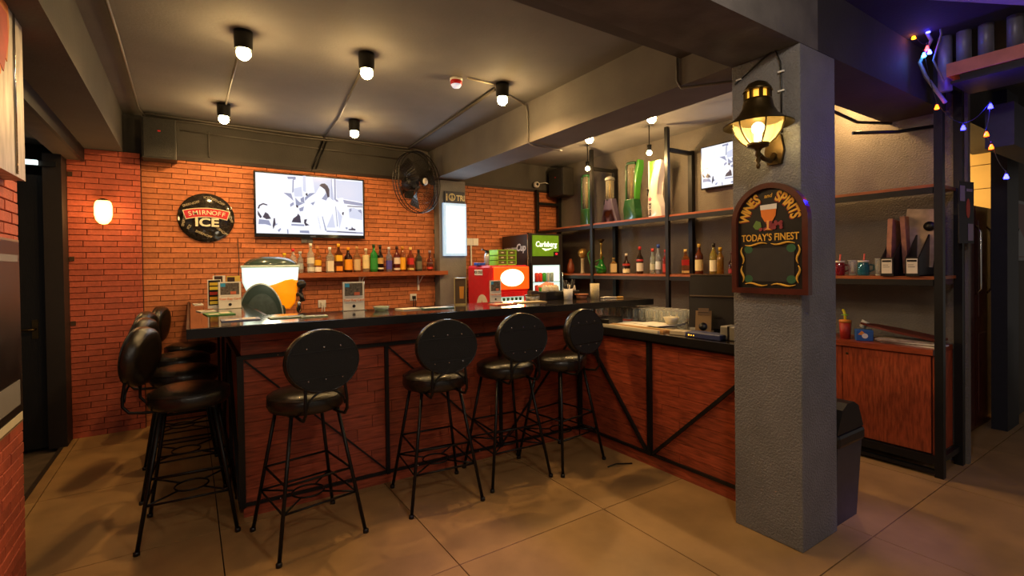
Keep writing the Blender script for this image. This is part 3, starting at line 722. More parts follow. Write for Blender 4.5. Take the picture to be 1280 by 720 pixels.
# ------------------------------------------------ bottles
_bm = {}
def gm(col, dark=False):
    k = 'bottle_'+col
    if k not in _m: M(k, col, .06, 0, 0, trans=.0 if dark else .75, ior=1.4, coat=.4)
    return _m[k]
def cm(col, pre='print_'):
    if pre+col not in _m: M(pre+col, col, .5, 0, .03)
    return _m[pre+col]
def bottle(x, y, z, h, w, glass, cap, labs, lab, group, shape='round', dark=False, grp=True, txt=None):
    """labs: list of (z0 fraction, z1 fraction, colour)"""
    t = thing('bottle', lab, 'bottle', (x, y, z), 0, group)
    r = w/2; sh = .60 if shape != 'slim' else .52; nr = .013 if w < .1 else .016
    prof = [(0,.004),(r*.85,0),(r,.008),(r,h*sh),(r*.93,h*(sh+.05)),(r*.55,h*(sh+.12)),(nr*1.15,h*(sh+.19)),(nr,h*.90),(nr,h*.93)]
    if shape == 'tall': prof = [(0,.004),(r*.8,0),(r,.008),(r*1.02,h*.50),(r*.9,h*.60),(r*.5,h*.70),(nr,h*.80),(nr,h*.93)]
    if shape == 'squat': prof = [(0,.004),(r*.7,0),(r,h*.12),(r*1.05,h*.35),(r*.95,h*.5),(r*.5,h*.62),(nr*1.2,h*.70),(nr*1.1,h*.92)]
    sq = shape == 'square'
    n = 4 if sq else 18
    b = MB()
    if sq:
        k = 1.25
        b.lathe([(a*k if a > nr*1.3 else a*1.2, q) for a, q in prof], 4, a0=PI/4, a1=PI/4+2*PI, smooth=False)
    else: b.lathe(prof, n)
    body = obj('glass_body', b, gm(glass, dark), t)
    obj('cap', MB().lathe([(0,h*.88),(nr*1.35,h*.88),(nr*1.35,h),(0,h)], 12), cm(cap), t)
    for z0, z1, c in labs:
        if sq: obj('label', MB().box(-r*.80, r*.80, -r*.915, -r*.875, h*z0, h*z1).box(-r*.915, -r*.875, -r*.8, r*.8, h*z0, h*z1), cm(c), t)
        else: obj('label', MB().lathe([(r*1.02,h*z0),(r*1.02,h*z1)], 18, a0=PI*.85, a1=PI*2.15 if True else 0, caps=False), cm(c), t)
    return t
G = 'bottles on the wall shelf'
BS = [ # px-derived x, height, width, glass, cap, labels, description, shape, dark
 (.861,.22,.075,'e8d9a0','e8c21c',[(.15,.5,'d8c890')],'clear liquor bottle with yellow cap, partly behind the juice dispenser','round',0),
 (.949,.27,.078,'e6e4da','c81e28',[(.2,.48,'d6d0c4')],'clear bottle with a bright red cap at the left end of the wall shelf','round',0),
 (1.021,.24,.07,'cfd4d0','b0b0a8',[(.18,.45,'9aa2a0')],'clear bottle with silvery cap third on the wall shelf','round',0),
 (1.13,.33,.085,'e3e8dc','e8e0c8',[(.32,.52,'d8d4c0'),(.06,.2,'c8c8b8')],'tall clear bottle with cream cap and double label','round',0),
 (1.205,.30,.082,'c98a4a','c08040',[(.28,.48,'e0a81c'),(.05,.22,'e8e0d0')],'amber bottle with yellow and white label and brown cap','round',0),
 (1.335,.29,.092,'d8d8c8','efe9dc',[(.06,.46,'d9cfb6')],'clear square bottle with large cream label and white cap','square',0),
 (1.432,.33,.095,'4a2410','e8a818',[(.40,.60,'e8b020'),(.06,.22,'e08a18')],'dark square whisky bottle with slanting gold label and orange cap','square',1),
 (1.54,.29,.10,'2a120a','e89a18',[(.10,.52,'e8961c')],'dark brown squat bottle with orange label','round',1),
 (1.641,.30,.085,'c89868','b88a50',[(.08,.50,'c8ae84')],'brown tinted bottle with tan label','round',0),
 (1.745,.28,.085,'e6d8b8','d8d0b0',[(.15,.72,'e2cf9a')],'tall frosted bottle wrapped in a cream sleeve, under the television corner','tall',0),
 (1.84,.33,.10,'1f7a2c','14401c',[(.10,.5,'2a8a34')],'bright green bottle with dark green cap','round',1),
 (1.917,.32,.085,'1c120e','1a1a18',[(.30,.52,'c8a060'),(.10,.16,'e8e0c8')],'nearly black wine shaped bottle with small tan label','tall',1),
 (2.025,.30,.080,'b8bcd8','c8c8d0',[(.10,.45,'5048a8')],'clear bottle with violet blue label','round',0),
 (2.126,.31,.085,'5a1e18','3a2018',[(.30,.55,'e0cfc0'),(.06,.14,'d8c8b8')],'dark red bottle with round pale label','round',1),
 (2.198,.31,.080,'7a3a10','c88a28',[(.08,.56,'e8a81c')],'amber bottle with full yellow label','round',1),
 (2.301,.30,.080,'b05a30','e8c878',[(.28,.55,'c02420'),(.06,.14,'d8c070')],'bottle with slanting red label and cream gold cap','square',0),
 (2.407,.27,.080,'3a3a30','1c1c1c',[(.10,.46,'6a6a58')],'black capped square bottle with grey label','square',1),
 (2.559,.26,.085,'8a4a3a','9a8a9a',[(.10,.2,'c84030'),(.3,.4,'b8b0b0')],'rounded bottle with small red and silver labels at the right end of the wall shelf','squat',0)]
for x, h, w, g_, cp, lb, d_, shp, dk in BS:
    bottle(x, 5.78, 1.455, h, w*.9, g_, cp, lb, d_+(', wall shelf' if 'shelf' not in d_ else ''), G, shp, bool(dk))
t = thing('wall_shelf', 'long orange wooden shelf on white brackets under the television', 'shelf', (1.82, 5.77, 1.43))
obj('board', MB().box(-.93, .93, -.12, .12, -.025, .025), SHELFX, t)
for x in (-.12, .62):
    obj('bracket', MB().box(x-.012, x+.012, .105, .12, -.22, -.025).box(x-.012, x+.012, -.08, .12, -.035, -.025).bar((x, .11, -.15), (x, -.04, -.035), .012, .006), WHITE, t)

# ------------------------------------------------ shelf rack on the right
PY = [1.19, 2.33, 3.47, 4.65, 5.82]
t = thing('shelf_rack', 'tall black steel shelf rack with orange wood shelves along the rendered wall', 'shelf rack', (4.5, 3.5, 0))
ox, oy = 4.5, 3.5
for y in PY:
    w_ = .04 if y > 2 else .048
    obj('post', MB().box(4.28-ox, 4.28+w_-ox, y-w_/2-oy, y+w_/2-oy, 0 if y > 5 or y < 2 else 0, 2.97 if y < 5 else 2.62), BLK, t)
    if y != PY[-1] or True: obj('post', MB().box(4.68-ox, 4.73-ox, y-.025-oy, y+.025-oy, 0, 2.76 if y > 1.5 else 2.97), BLK, t)
    obj('cross_bar', MB().box(4.33-ox, 4.68-ox, y-.02-oy, y+.02-oy, 2.71 if y < 5.5 else 2.40, 2.75 if y < 5.5 else 2.44), BLK, t)
def shelf(z, th=.022):
    obj('shelf', MB().box(4.30-ox, 4.70-ox, 1.20-oy, 5.80-oy, z-th, z), SHELFW, t)
    obj('shelf_rail', MB().box(4.285-ox, 4.31-ox, 1.22-oy, 5.80-oy, z-th-.042, z-th), BLK, t)
shelf(2.03); shelf(1.39)
obj('lower_rail', MB().box(4.285-ox, 4.32-ox, 1.20-oy, 5.15-oy, .085, .14).box(4.285-ox, 4.32-ox, 1.2-oy, 5.15-oy, .02, .045).box(4.31-ox,4.70-ox,1.18-oy,1.21-oy,.10,.14), BLK, t)
t = thing('base_cabinet', 'red-brown wooden cabinet with flush doors under the shelf rack', 'cabinet', (4.5, 3.2, 0))
oy2 = 3.2
obj('carcass', MB().box(4.335-ox, 4.68-ox, 1.235-oy2, 5.12-oy2, .14, .84), DARKW, t)
obj('side_panel', MB().box(4.32-ox, 4.68-ox, 1.222-oy2, 1.235-oy2, .14, .84), PLANKV, t)
obj('cabinet_top', MB().box(4.292-ox, 4.70-ox, 1.225-oy2, 5.14-oy2, .84, .88), SHELFW if False else M('red_wood_top', '8a3c20', .35, 0, .25, 10, stretch=(6,1,6)), t)
dy = [1.24, 1.80, 2.36, 2.92, 3.48, 4.04, 4.60, 5.12]
for a, b in zip(dy, dy[1:]):
    d = obj('door', MB().box(4.315-ox, 4.335-ox, a+.003-oy2, b-.003-oy2, .15, .832), PLANKV, t)
    obj('lock', MB().lathe([(0,.004),(.009,.004),(.009,0),(0,0)], 12), BRASS, d, (4.315-ox, b-.035-oy2, .78), (0, R(-90), 0))

G2 = 'bottles on the rack shelf'
RB = [(4.402,.20,.10,'c8a868','8a7040',[(.10,.62,'c8b080')],'squat square bottle with tan label, leftmost on the rack shelf','square',0),
 (4.187,.245,.10,'2a1812','d8cdb8',[(.05,.30,'e2d6b0'),(.4,.5,'b03020')],'dark bulbous bottle with cream cap and cream lower label','squat',1),
 (3.973,.32,.09,'2a2018','b82020',[(.10,.40,'d8d0c0'),(.46,.53,'b83030')],'dark bottle with red cap and white label on the rack','tall',1),
 (3.783,.29,.07,'cfd8d0','c84030',[(.16,.40,'b8b8a0')],'slender clear bottle with red and white neck on the rack','round',0),
 (3.703,.335,.07,'c8d2dc','2848a0',[(.16,.42,'d0d8e0')],'clear bottle with blue cap behind the slender one on the rack','round',0),
 (3.60,.27,.075,'702018','b02828',[(.08,.42,'a82c20')],'bottle with red label and red cap beside the rack post','round',1),
 (3.34,.265,.085,'c0783a','e0c070',[(.36,.58,'b82420'),(.05,.14,'d8c080')],'square whisky bottle with slanting red label on the rack','square',0),
 (3.173,.315,.09,'5a2c14','c8a040',[(.12,.48,'d8c890')],'brown bottle with gold cap and cream label on the rack','round',1),
 (3.006,.315,.085,'d8c860','2a2418',[(.10,.46,'e4dfc0')],'pale yellow bottle with dark cap and white label on the rack','round',0),
 (2.93,.27,.075,'c89820','c8a020',[],'plain golden bottle just behind the pale yellow one on the rack','round',0),
 (2.80,.225,.085,'2a1210','401818',[(.06,.30,'8a2424')],'small dark bottle with red label next to the hanging board','squat',1)]
for y, h, w, g_, cp, lb, d_, shp, dk in RB: bottle(4.42, y, 1.391, h, w*.88, g_, cp, lb, d_, G2, shp, bool(dk)).rotation_euler = (0,0,R(-40))

# hookah and ornaments on rack shelf
t = thing('hookah', 'green hookah with curling green hose on the rack shelf', 'hookah', (4.42, 4.62, 1.391))
obj('vase', MB().lathe([(0,0),(.055,0),(.07,.03),(.065,.08),(.03,.14),(.022,.18),(0,.18)], 18), gm('1f6a28', True), t)
obj('stem', MB().lathe([(.012,.17),(.012,.22),(.02,.24),(.01,.27),(.01,.36),(.018,.38),(.01,.40),(0,.40)], 12), M('brass_stem', 'b08a40', .3, .8), t)
obj('bowl', MB().lathe([(.01,.39),(.04,.42),(.045,.44),(.03,.435),(0,.42)], 14), BRASS, t)
obj('hose', MB().tube([(.01,0,.22)]+[(-.02+.08*math.cos(a), .02+.09*math.sin(a), .20-.02*k) for k, a in enumerate([PI*i/5 for i in range(9)])]+[(-.03,.16,.10),(-.03,.2,.2),(-.03,.22,.26),(-.03,.17,.30)], .009, 8), GREEN, t, label='green hose')
t = thing('ornament_trophy', 'small figure trophy with golden round top on a plain column, rack shelf', 'ornament', (4.42, 4.98, 1.391))
obj('column', MB().lathe([(.03,0),(.028,.02),(.022,.03),(.022,.19),(.03,.2),(0,.2)], 14), BEIGE, t)
obj('golden_top', MB().sphere((0,0,.27), .06, 8, sz=1.15).tube([(.05,0,.24),(.08,0,.29),(.05,0,.33)], .006), M('golden_glass', 'b08a50', .2, .6), t)
solo('brown_jar', 'small rounded brown jar at the left end of the rack shelf', 'jar', MB().lathe([(0,0),(.04,0),(.055,.05),(.045,.12),(.025,.16),(.02,.2),(0,.2)], 16), M('brown_glaze', '7a3a20', .3), (4.40, 5.20, 1.391))

# beer towers on the top shelf
CLR = M('clear_tube', 'f2ead0', .05, 0, 0, trans=.9, ior=1.2)
def tower(y, lab): return thing('beer_tower', lab, 'beer tower', (4.44, y, 2.031), R(-90), 'beer towers on the top shelf')
GTW = M('green_tower', '1d4a28', .3, 0, .05, coat=.3)
def body(name, pts, d, mat, t, label=None):
    m = MB(); m.poly(pts, -d/2, d/2)
    bmesh.ops.bevel(m.b, geom=m.b.edges[:], offset=.012, segments=3, affect='EDGES', profile=.6, clamp_overlap=True)
    for f in m.b.faces: f.smooth = True
    return obj(name, m, mat, t, label=label)
t = tower(4.90, 'green beer tower with clear tube at the left end of the top shelf')
body('base', [(-.085,0),(.09,0),(.07,.05),(.075,.22),(-.075,.22),(-.065,.05)], .11, GTW, t)
body('side_frame', [(-.085,.18),(-.055,.18),(-.062,.40),(-.055,.66),(-.080,.66),(-.088,.40)], .06, GTW, t)
body('side_frame', [(.055,.18),(.080,.18),(.085,.40),(.080,.66),(.058,.66),(.062,.40)], .06, GTW, t)
obj('tube', MB().lathe([(.056,.20),(.058,.60),(.05,.645)], 18), CLR, t)
obj('cooling_rod', MB().lathe([(.014,.22),(.014,.62),(0,.62)], 10), M('amber_rod', 'b89a58', .2, .3), t)
obj('top_cap', MB().lathe([(.060,.64),(.058,.67),(0,.68)], 18), GTW, t)
t = tower(4.47, 'clear beer tower with silver lid on a purple tripod base')
PUR = M('purple_plastic', '4c4258', .3, 0, .05, coat=.3)
body('base', [(-.13,0),(-.112,0),(-.045,.15),(-.018,0),(.018,0),(.05,.15),(.13,0),(.155,0),(.095,.18),(.065,.30),(-.045,.30),(-.06,.18)], .09, PUR, t)
obj('tube', MB().lathe([(.050,.28),(.052,.53)], 18), CLR, t)
obj('cooling_rod', MB().lathe([(.012,.28),(.012,.52),(0,.52)], 10), _m['amber_rod'], t)
obj('lid', MB().lathe([(.065,.53),(.06,.56),(.03,.58),(0,.58)], 18), GREY, t)
obj('tap', MB().tube([(-.05,0,.30),(-.09,0,.30),(-.10,0,.24)], .012), EDGE, t)
t = tower(4.10, 'green boot shaped beer tower with clear tube, third on the top shelf')
body('base', [(-.09,0),(.10,0),(.105,.05),(.08,.13),(.078,.25),(-.072,.25),(-.09,.13)], .12, GTW, t)
body('side_frame', [(.062,.22),(.085,.25),(.10,.42),(.145,.62),(.150,.70),(.115,.70),(.085,.58),(.068,.42)], .09, M('bright_green_side', '3c7e26', .3, 0, .05, coat=.4), t, 'bright green side')
body('side_frame', [(-.085,.24),(-.065,.24),(-.060,.66),(-.078,.66)], .07, GTW, t)
obj('tube', MB().lathe([(.062,.24),(.068,.60),(.07,.66)], 18, sy=.8), CLR, t)
obj('cooling_rod', MB().lathe([(.016,.24),(.016,.62),(0,.62)], 10), _m['amber_rod'], t)
obj('top_cap', MB().lathe([(.074,.66),(.07,.69),(0,.70)], 18, sy=.8), GTW, t)
t = tower(3.73, 'white slanting beer tower with pink star and green window, rightmost on the top shelf')
WTW = M('white_tower', 'd0c8c0', .3, 0, .03, coat=.3)
body('body', [(-.085,0),(.10,0),(.085,.12),(.03,.26),(.045,.40),(.105,.60),(.095,.64),(.02,.64),(-.045,.42),(-.085,.28),(-.09,.12)], .10, WTW, t)
body('window', [(-.072,.345),(-.045,.42),(.022,.64),(-.072,.64)], .085, M('green_window', '62a83a', .2), t, 'green window')
body('window_frame', [(-.088,.32),(-.070,.34),(-.070,.65),(-.088,.65)], .09, WTW, t)
obj('star', MB().poly([( -.055+.030*(1 if i % 2 == 0 else .42)*math.sin(2*PI*i/10), .21+.030*(1 if i % 2 == 0 else .42)*math.cos(2*PI*i/10)) for i in range(10)], -.053, -.049), M('pink_star', 'e05070', .4), t, label='pink star')
obj('lettering', MB().text('BIG ICE', .045, -.055, .095, -.052, R(90), bold=.03), EDGE, t)
obj('tap', MB().tube([(-.08,0,.30),(-.12,0,.31),(-.125,0,.26)], .014).sphere((-.12,0,.33), .02, 6), EDGE, t)

# ------------------------------------------------ right part of the rack
def magfile(y, lab, papers):
    t = thing('magazine_file', lab, 'magazine file', (4.46, y, 1.391), R(-90))
    pts = [(-.18,0),(.11,0),(.11,.30),(.02,.30),(-.18,.13)]
    b = MB()
    for x in (-.04, .032): 
        n = len(pts); vs = [(x, py, pz) for py, pz in pts]+[(x+.008, py, pz) for py, pz in pts]
        b._new(vs, [tuple(range(n)), tuple(reversed(range(n, 2*n)))]+[(i, n+i, n+(i+1) % n, (i+1) % n) for i in range(n)])
    b.box(-.04, .04, -.18, .11, 0, .008).box(-.04, .04, -.185, -.178, 0, .135).box(-.04, .04, .102, .11, 0, .30)
    obj('box', b, EDGE, t)
    obj('label_card', MB().box(-.032, .032, -.189, -.185, .02, .125), CREAM, t, label='cream label card')
    obj('card_print', MB().box(-.028, .028, -.1905, -.189, .103, .117).box(-.022,.01,-.1905,-.189,.080,.083).box(-.022,.018,-.1905,-.189,.065,.068), EDGE, t)
    return t
magfile(1.485, 'black magazine file with cream card on the rack shelf, left of the pair', 1)
magfile(1.335, 'black magazine file with cream card on the rack shelf, right of the pair', 2)
MENU = M('menu_print', 'a06a48', .6, 0, .35, 18)
MENU2 = M('menu_pale', 'b89a80', .6, 0, .25, 14)
t = thing('menu_card', 'tall narrow orange menu standing in the left black magazine file', 'menu', (4.44, 1.50, 1.42), R(-90))
obj('sheet', MB().obox((0, .0, .19), .030, .16, .40, (R(-6), 0, 0)), MENU, t)
t = thing('menu_card', 'large pale menu with a dark round print standing in the right black magazine file', 'menu', (4.46, 1.37, 1.42), R(-90))
obj('sheet', MB().obox((.015, .03, .25), .20, .012, .42, (R(-4), R(6), 0)), MENU2, t)
obj('sheet', MB().obox((-.055, .02, .20), .03, .14, .42, (0, R(-3), 0)), MENU, t)
obj('round_print', MB().lathe([(0,0),(.035,0),(.035,.003),(0,.003)], 20), EDGE, t, (.075, .018, .33), (R(90), 0, 0))
# mason jar mugs
def mug(y, col, lab, straw='d86048'):
    t = thing('jar_mug', lab, 'jar', (4.42, y, 1.391), R(-60))
    obj('jar', MB().lathe([(0,0),(.035,0),(.04,.012),(.04,.08),(.034,.095),(.034,.105)], 16), gm(col), t)
    obj('lid', MB().lathe([(0,.103),(.037,.103),(.037,.118),(0,.118)], 16), CREAM, t)
    obj('handle', MB().tube([(.038,0,.085),(.065,0,.08),(.068,0,.045),(.038,0,.03)], .006), gm(col), t)
    obj('straw', MB().tube([(0,0,.08),(.008,0,.17)], .006), cm(straw), t, label='orange straw')
mug(1.69, '3a9aa8', 'blue mason jar mug with lid and orange straw on the rack shelf')
mug(1.86, 'b82838', 'red mason jar mug with lid half hidden by the pillar', 'd86048')
def cglass(name, x, y, z, lab, grp, h=.10, r=.032):
    return solo(name, lab, 'glass', MB().lathe([(0,.003),(r*.85,0),(r,h),(r-.003,h),(r*.8,.01),(0,.01)], 12, caps=False).lathe([(r-.004,h-.002),(r+.001,h-.002),(r+.001,h+.002),(r-.004,h+.002),(r-.004,h-.002)], 12, 1, caps=False).lathe([(0,0),(r*.86,0),(r*.88,.008),(0,.009)], 12, 1).lathe([(r*.97,h*.25),(r*1.01,h*.9)], 2, 1, a0=3.3, a1=3.7, caps=False), [GLASS, GRIM], (x, y, z), 0, grp)  # pale opaque rim, foot and side strip paint in the glass highlights
cglass('drinking_glass', 4.47, 1.785, 1.391, 'clear glass mug between the red and blue jar mugs', None, .12, .035)
cglass('drinking_glass', 4.42, 1.585, 1.391, 'clear glass beside the left black magazine file', None, .13, .028)
# things on the cabinet top
t = thing('tall_cup', 'red drink cup with green and yellow curly straw on the cabinet top', 'cup', (4.42, 1.82, .881))
obj('cup', MB().lathe([(0,0),(.035,0),(.042,.13),(0,.13)], 16), cm('a02a1c'), t); obj('lid', MB().lathe([(0,.13),(.044,.13),(.042,.15),(0,.155)], 16), cm('c87828'), t)
obj('straw', MB().tube([(0,0,.15),(-.002,0,.19),(.0,.01,.22),(.01,.02,.23)], .01), cm('d8c820'), t, label='yellow straw'); obj('leaf', MB().lathe([(0,.185),(.03,.19),(0,.2)], 8), LIME, t)
t = thing('printed_tin', 'small square blue tin with cartoon like print on the cabinet top', 'tin', (4.42, 1.69, .881), R(-60))
obj('box', MB().box(-.055, .055, -.045, .045, 0, .085, 0, .004), cm('2a5aa0'), t)
obj('print', MB().poly([(-.045,.05),(-.02,.08),(.0,.06),(-.02,.045)], -.047, -.045).lathe([(0,0),(.001,0)], 8), cm('e08a28'), t, label='orange patch')
obj('print', MB().poly([(x, .04+z) for x, z in arc(0, 0, .020, 0, 2*PI*.95, 12)], -.048, -.046), WHITE, t, label='white round patch')
solo('paper_cup', 'small tilted white paper cup behind the blue tin', 'cup', MB().lathe([(0,0),(.022,0),(.03,.06),(.027,.06),(.02,.004),(0,.004)], 14, caps=False), WHITE, (4.50, 1.735, .97), rot=(R(25), R(15), 0))
solo('small_box', 'dark square box under the tilted paper cup on the cabinet top', 'box', MB().box(-.05,.05,-.04,.04,0,.075), EDGE, (4.52, 1.73, .881))
PRM = [PAPER, M('print_mix', '9a8a7a', .6, 0, .5, 30)]
for k in range(4):
    solo('magazine', ('bottom', 'second', 'third', 'top')[k]+' magazine of the loose pile on the cabinet top, right end', 'magazine', MB().box(-.10, .10, -.17, .17, 0, .008), PRM[k % 2], (4.48-.01*k, 1.39+.012*k, .881+.009*k), R(4*k-5), 'magazines on the cabinet top')
t = thing('wooden_paddle', 'long dark red wooden serving board lying tilted on the magazines', 'serving board', (4.50, 1.46, .965), 0, rot=(R(9), 0, 0))
obj('board', MB().polyh([(-.09,-.24),(.09,-.24),(.10,.05),(.05,.20),(-.02,.28),(-.07,.20),(-.10,.05)], -.008, .008), cm('5a1e12'), t)

# banner hanging on the rack side
t = thing('hanging_poster', 'narrow dark poster with red glow hanging on the rack end post', 'poster', (4.635, 1.135, 1.84), R(-12))
obj('sheet', MB().box(-.09, .09, -.004, .0, -.22, .22), cm('1a1214'), t)
obj('red_print', MB().poly(arc(.02, .03, .022, 0, 2*PI*.95, 12, .07), -.006, -.004), cm('b84020'), t); obj('pale_print', MB().box(-.075,-.02,-.006,-.004,.08,.19).box(.02,.08,-.006,-.004,-.2,-.08).box(0,.07,-.006,-.004,.15,.17), cm('8a7a80'), t)

# ------------------------------------------------ fridges
t = thing('red_cooler', 'red retro cooler with glowing header, star arch on its side and glass door', 'cooler', (3.28, 5.30, 0))
obj('cabinet', MB().box(-.28, .28, -.28, .30, 0, 1.515, 0, .03), RED, t)
obj('header', MB().box(-.24, .275, -.30, -.275, 1.215, 1.495, 0, .02), M('glow_orange', 'ff5a1c', .3, emit=1.1, ecol='ff4a10'), t, label='glowing orange header')
obj('glow_panel', MB().poly(arc(.02, 1.36, .17, 0, 2*PI*.98, 24, .105), -.306, -.299), M('glow_white', 'fff0c0', .3, emit=4, ecol='ffe6a8'), t, label='white hot oval light panel')
light('header_light', 'AREA', (.02, -.34, 1.36), 2.5, (1, .6, .25), .2, t, (R(-90), 0, 0))
obj('door_frame', MB().box(-.25, .27, -.295, -.278, .5, .555).box(-.25, .27, -.295, -.278, 1.13, 1.19).box(.20, .27, -.295, -.278, .55, 1.13).box(-.25, -.19, -.295, -.278, .55, 1.13), M('red_door', 'd8242a', .3, coat=.3), t)
obj('interior', MB().box(-.19, .20, -.282, -.279, .555, 1.13), M('cold_glow', 'bfe0d0', .4, emit=.55), t)
obj('door_handle', MB().tube([(.235,-.30,.75),(.235,-.33,.78),(.235,-.33,1.0),(.235,-.30,1.03)], .008), CHROME, t)
a_ = MB(); ap = [(y, z) for y, z in arc(0, 1.0, .14, 0, PI, 18, .16)]+[(-.14, .80), (.14, .80)]
n = len(ap); a_._new([(-.284, -y-.08, z) for y, z in ap]+[(-.280, -y-.08, z) for y, z in ap], [tuple(range(n)), tuple(reversed(range(n, 2*n)))]+[(i, n+i, n+(i+1) % n, (i+1) % n) for i in range(n)])
obj('arch_print', a_, CREAM, t, label='cream arch')
s_ = MB(); sp = [(.085*(1 if i % 2 == 0 else .38)*math.sin(2*PI*i/10), .99+.10*(1 if i % 2 == 0 else .38)*math.cos(2*PI*i/10)) for i in range(10)]
s_._new([(-.287, -y-.08, z) for y, z in sp]+[(-.2845, -y-.08, z) for y, z in sp], [tuple(range(10)), tuple(reversed(range(10, 20)))]+[(i, 10+i, 10+(i+1) % 10, (i+1) % 10) for i in range(10)])
obj('star_print', s_, RED, t, label='red star')
tg = obj('tag', MB().box(-.10, .10, -.003, 0, -.035, .035).text('ICE COLD', .045, 0, 0, -.005, mi=1, bold=.02), [PAPER, EDGE], t, (-.283, -.0, 1.43), (0, 0, R(-90)), label='small white tag')
for k in range(6):
    b = bottle(3.12+.06*k, 5.008, .985 if True else 0, .13, .034, '1c4020', '2a5a2a', [(.08,.4,('d8d8c8','c83030','d8d0a8')[k % 3])],
        'green beer bottle behind the glass of the red cooler, '+('leftmost', 'second from left', 'third from left', 'third from right', 'second from right', 'rightmost')[k], 'green bottles in the red cooler', 'tall', True)
t = thing('beer_fridge', 'tall black fridge with green Carlsberg header and lit glass door', 'fridge', (3.98, 5.52, 0))
FB = M('fridge_black', '262120', .35, 0, .05, coat=.2)
obj('cabinet', MB().box(-.29, .29, -.31, .32, 0, 1.93, 0, .006), FB, t)
obj('edge_trim', MB().box(-.296, -.284, -.316, .32, 1.915, 1.935).box(-.296, -.284, -.316, -.300, 0, 1.93).box(-.25, -.242, -.318, -.31, .4, 1.93), CHROME, t)
obj('header', MB().box(-.225, .21, -.322, -.31, 1.63, 1.905), M('green_header', '5f8a22', .35, emit=.28, ecol='6a9a20'), t, label='green lit header')
obj('lettering', MB().text('Carlsberg', .098, -.005, 1.785, -.327, bold=.012, shear=.15, sx=.92).poly([(-.08,1.735),(-.02,1.70),(.05,1.715),(.12,1.745),(.05,1.73),(-.01,1.725)], -.328, -.326), M('lit_letters', 'f4f8e0', .3, emit=1.6), t)
obj('red_badge', MB().box(.12, .21, -.328, -.322, 1.63, 1.69).poly(arc(.165, 1.66, .02, 0, 2*PI*.95, 10, .014), -.331, -.328, 1), [FB, M('red_lamp', 'e02838', .3, emit=1)], t, label='small red light')
obj('interior', MB().box(-.235, .225, -.315, -.311, .55, 1.51), M('cold_white', 'd8f4ea', .4, emit=1.0), t, label='lit white interior')
obj('door_frame', MB().box(-.26, .26, -.335, -.316, 1.51, 1.545).box(-.26,-.235,-.335,-.316,.5,1.51).box(.225,.26,-.335,-.316,.5,1.51), FB, t)
obj('shelf_wire', MB().box(-.235, .225, -.345, -.315, 1.285, 1.292).box(-.235, .225, -.345, -.315, 1.125, 1.132), CHROME, t)
obj('door_handle', MB().tube([(.243,-.335,1.15),(.243,-.36,1.17),(.243,-.36,1.4),(.243,-.335,1.42)], .007), CHROME, t)
obj('side_lettering', MB().text("WINNER'S", .065, -.10, 1.725, -.004, bold=.02).text('Cup', .13, .15, 1.745, -.004, bold=.03, shear=.2), M('pale_letter', 'c8c4c0', .5), t, (-.291, 0, 0), (0, 0, R(-90)))
for k in range(5):
    for r in range(2):
        c = (('d83828','d83828','38a838','b8c8c8','9ab0b0'),('d83828','48a848','48a848','485058','485058'))[1-r][k]
        tt = thing('drink_can', ('bright', 'plain')[0]*0+'can in the lit black fridge, '+('lower', 'upper')[r]+' row, '+('first', 'second', 'third', 'fourth', 'fifth')[k]+' from the left', 'can', (3.79+.062*k, 5.166, 1.132+.16*r), 0, 'cans in the black fridge')
        obj('can', MB().lathe([(0,0),(.022,0),(.026,.008),(.026,.108),(.020,.115),(0,.115)], 12), cm(c), tt)
        obj('rim', MB().lathe([(.021,.114),(.021,.119),(0,.117)], 12), CHROME, tt)
# on top of the red cooler
t = thing('drawer_organizer', 'lime green mini drawer organizer on top of the red cooler', 'organizer', (3.34, 5.28, 1.515), R(0))
obj('frame', MB().box(-.14, .14, -.11, -.105, .0, .012).box(-.14, .14, -.11, .1, .185, .195).box(-.14, -.13, -.11, .1, 0, .19).box(.13, .14, -.11, .1, 0, .19).box(-.008, .008, -.11, .1, 0, .19).box(-.14, .14, -.11, .1, .058, .066).box(-.14, .14, -.11, .1, .12, .128).box(-.14, .14, .09, .1, 0, .19), LIME, t)
for i in range(2):
    for j in range(3):
        d = obj('drawer', MB().box(-.126+.136*i, -.012+.136*i, -.10, .08, .012+.062*j, .055+.062*j), M('smoky_drawer', '6a6a40', .2, 0, .2, 20), t)
        obj('drawer_pull', MB().box(-.085+.136*i, -.05+.136*i, -.108, -.10, .028+.062*j, .04+.062*j), CREAM, d)
t = thing('soda_siphon', 'silver soda siphon bottle on top of the red cooler', 'siphon', (3.12, 5.30, 1.515))
obj('body', MB().lathe([(0,0),(.032,0),(.034,.02),(.034,.11),(.025,.145),(.012,.155),(0,.155)], 16), M('brushed_silver', 'b8b4b4', .3, .7), t)
obj('head', MB().box(-.02,.02,-.015,.015,.155,.185).bar((.0,0,.18),(-.07,0,.20),.014), EDGE, t)
solo('blue_lid', 'blue plastic tub on the left of the red cooler top', 'tub', MB().box(-.06,.07,-.05,.05,0,.035,0,.006), cm('2850b8'), (3.04, 5.34, 1.515))

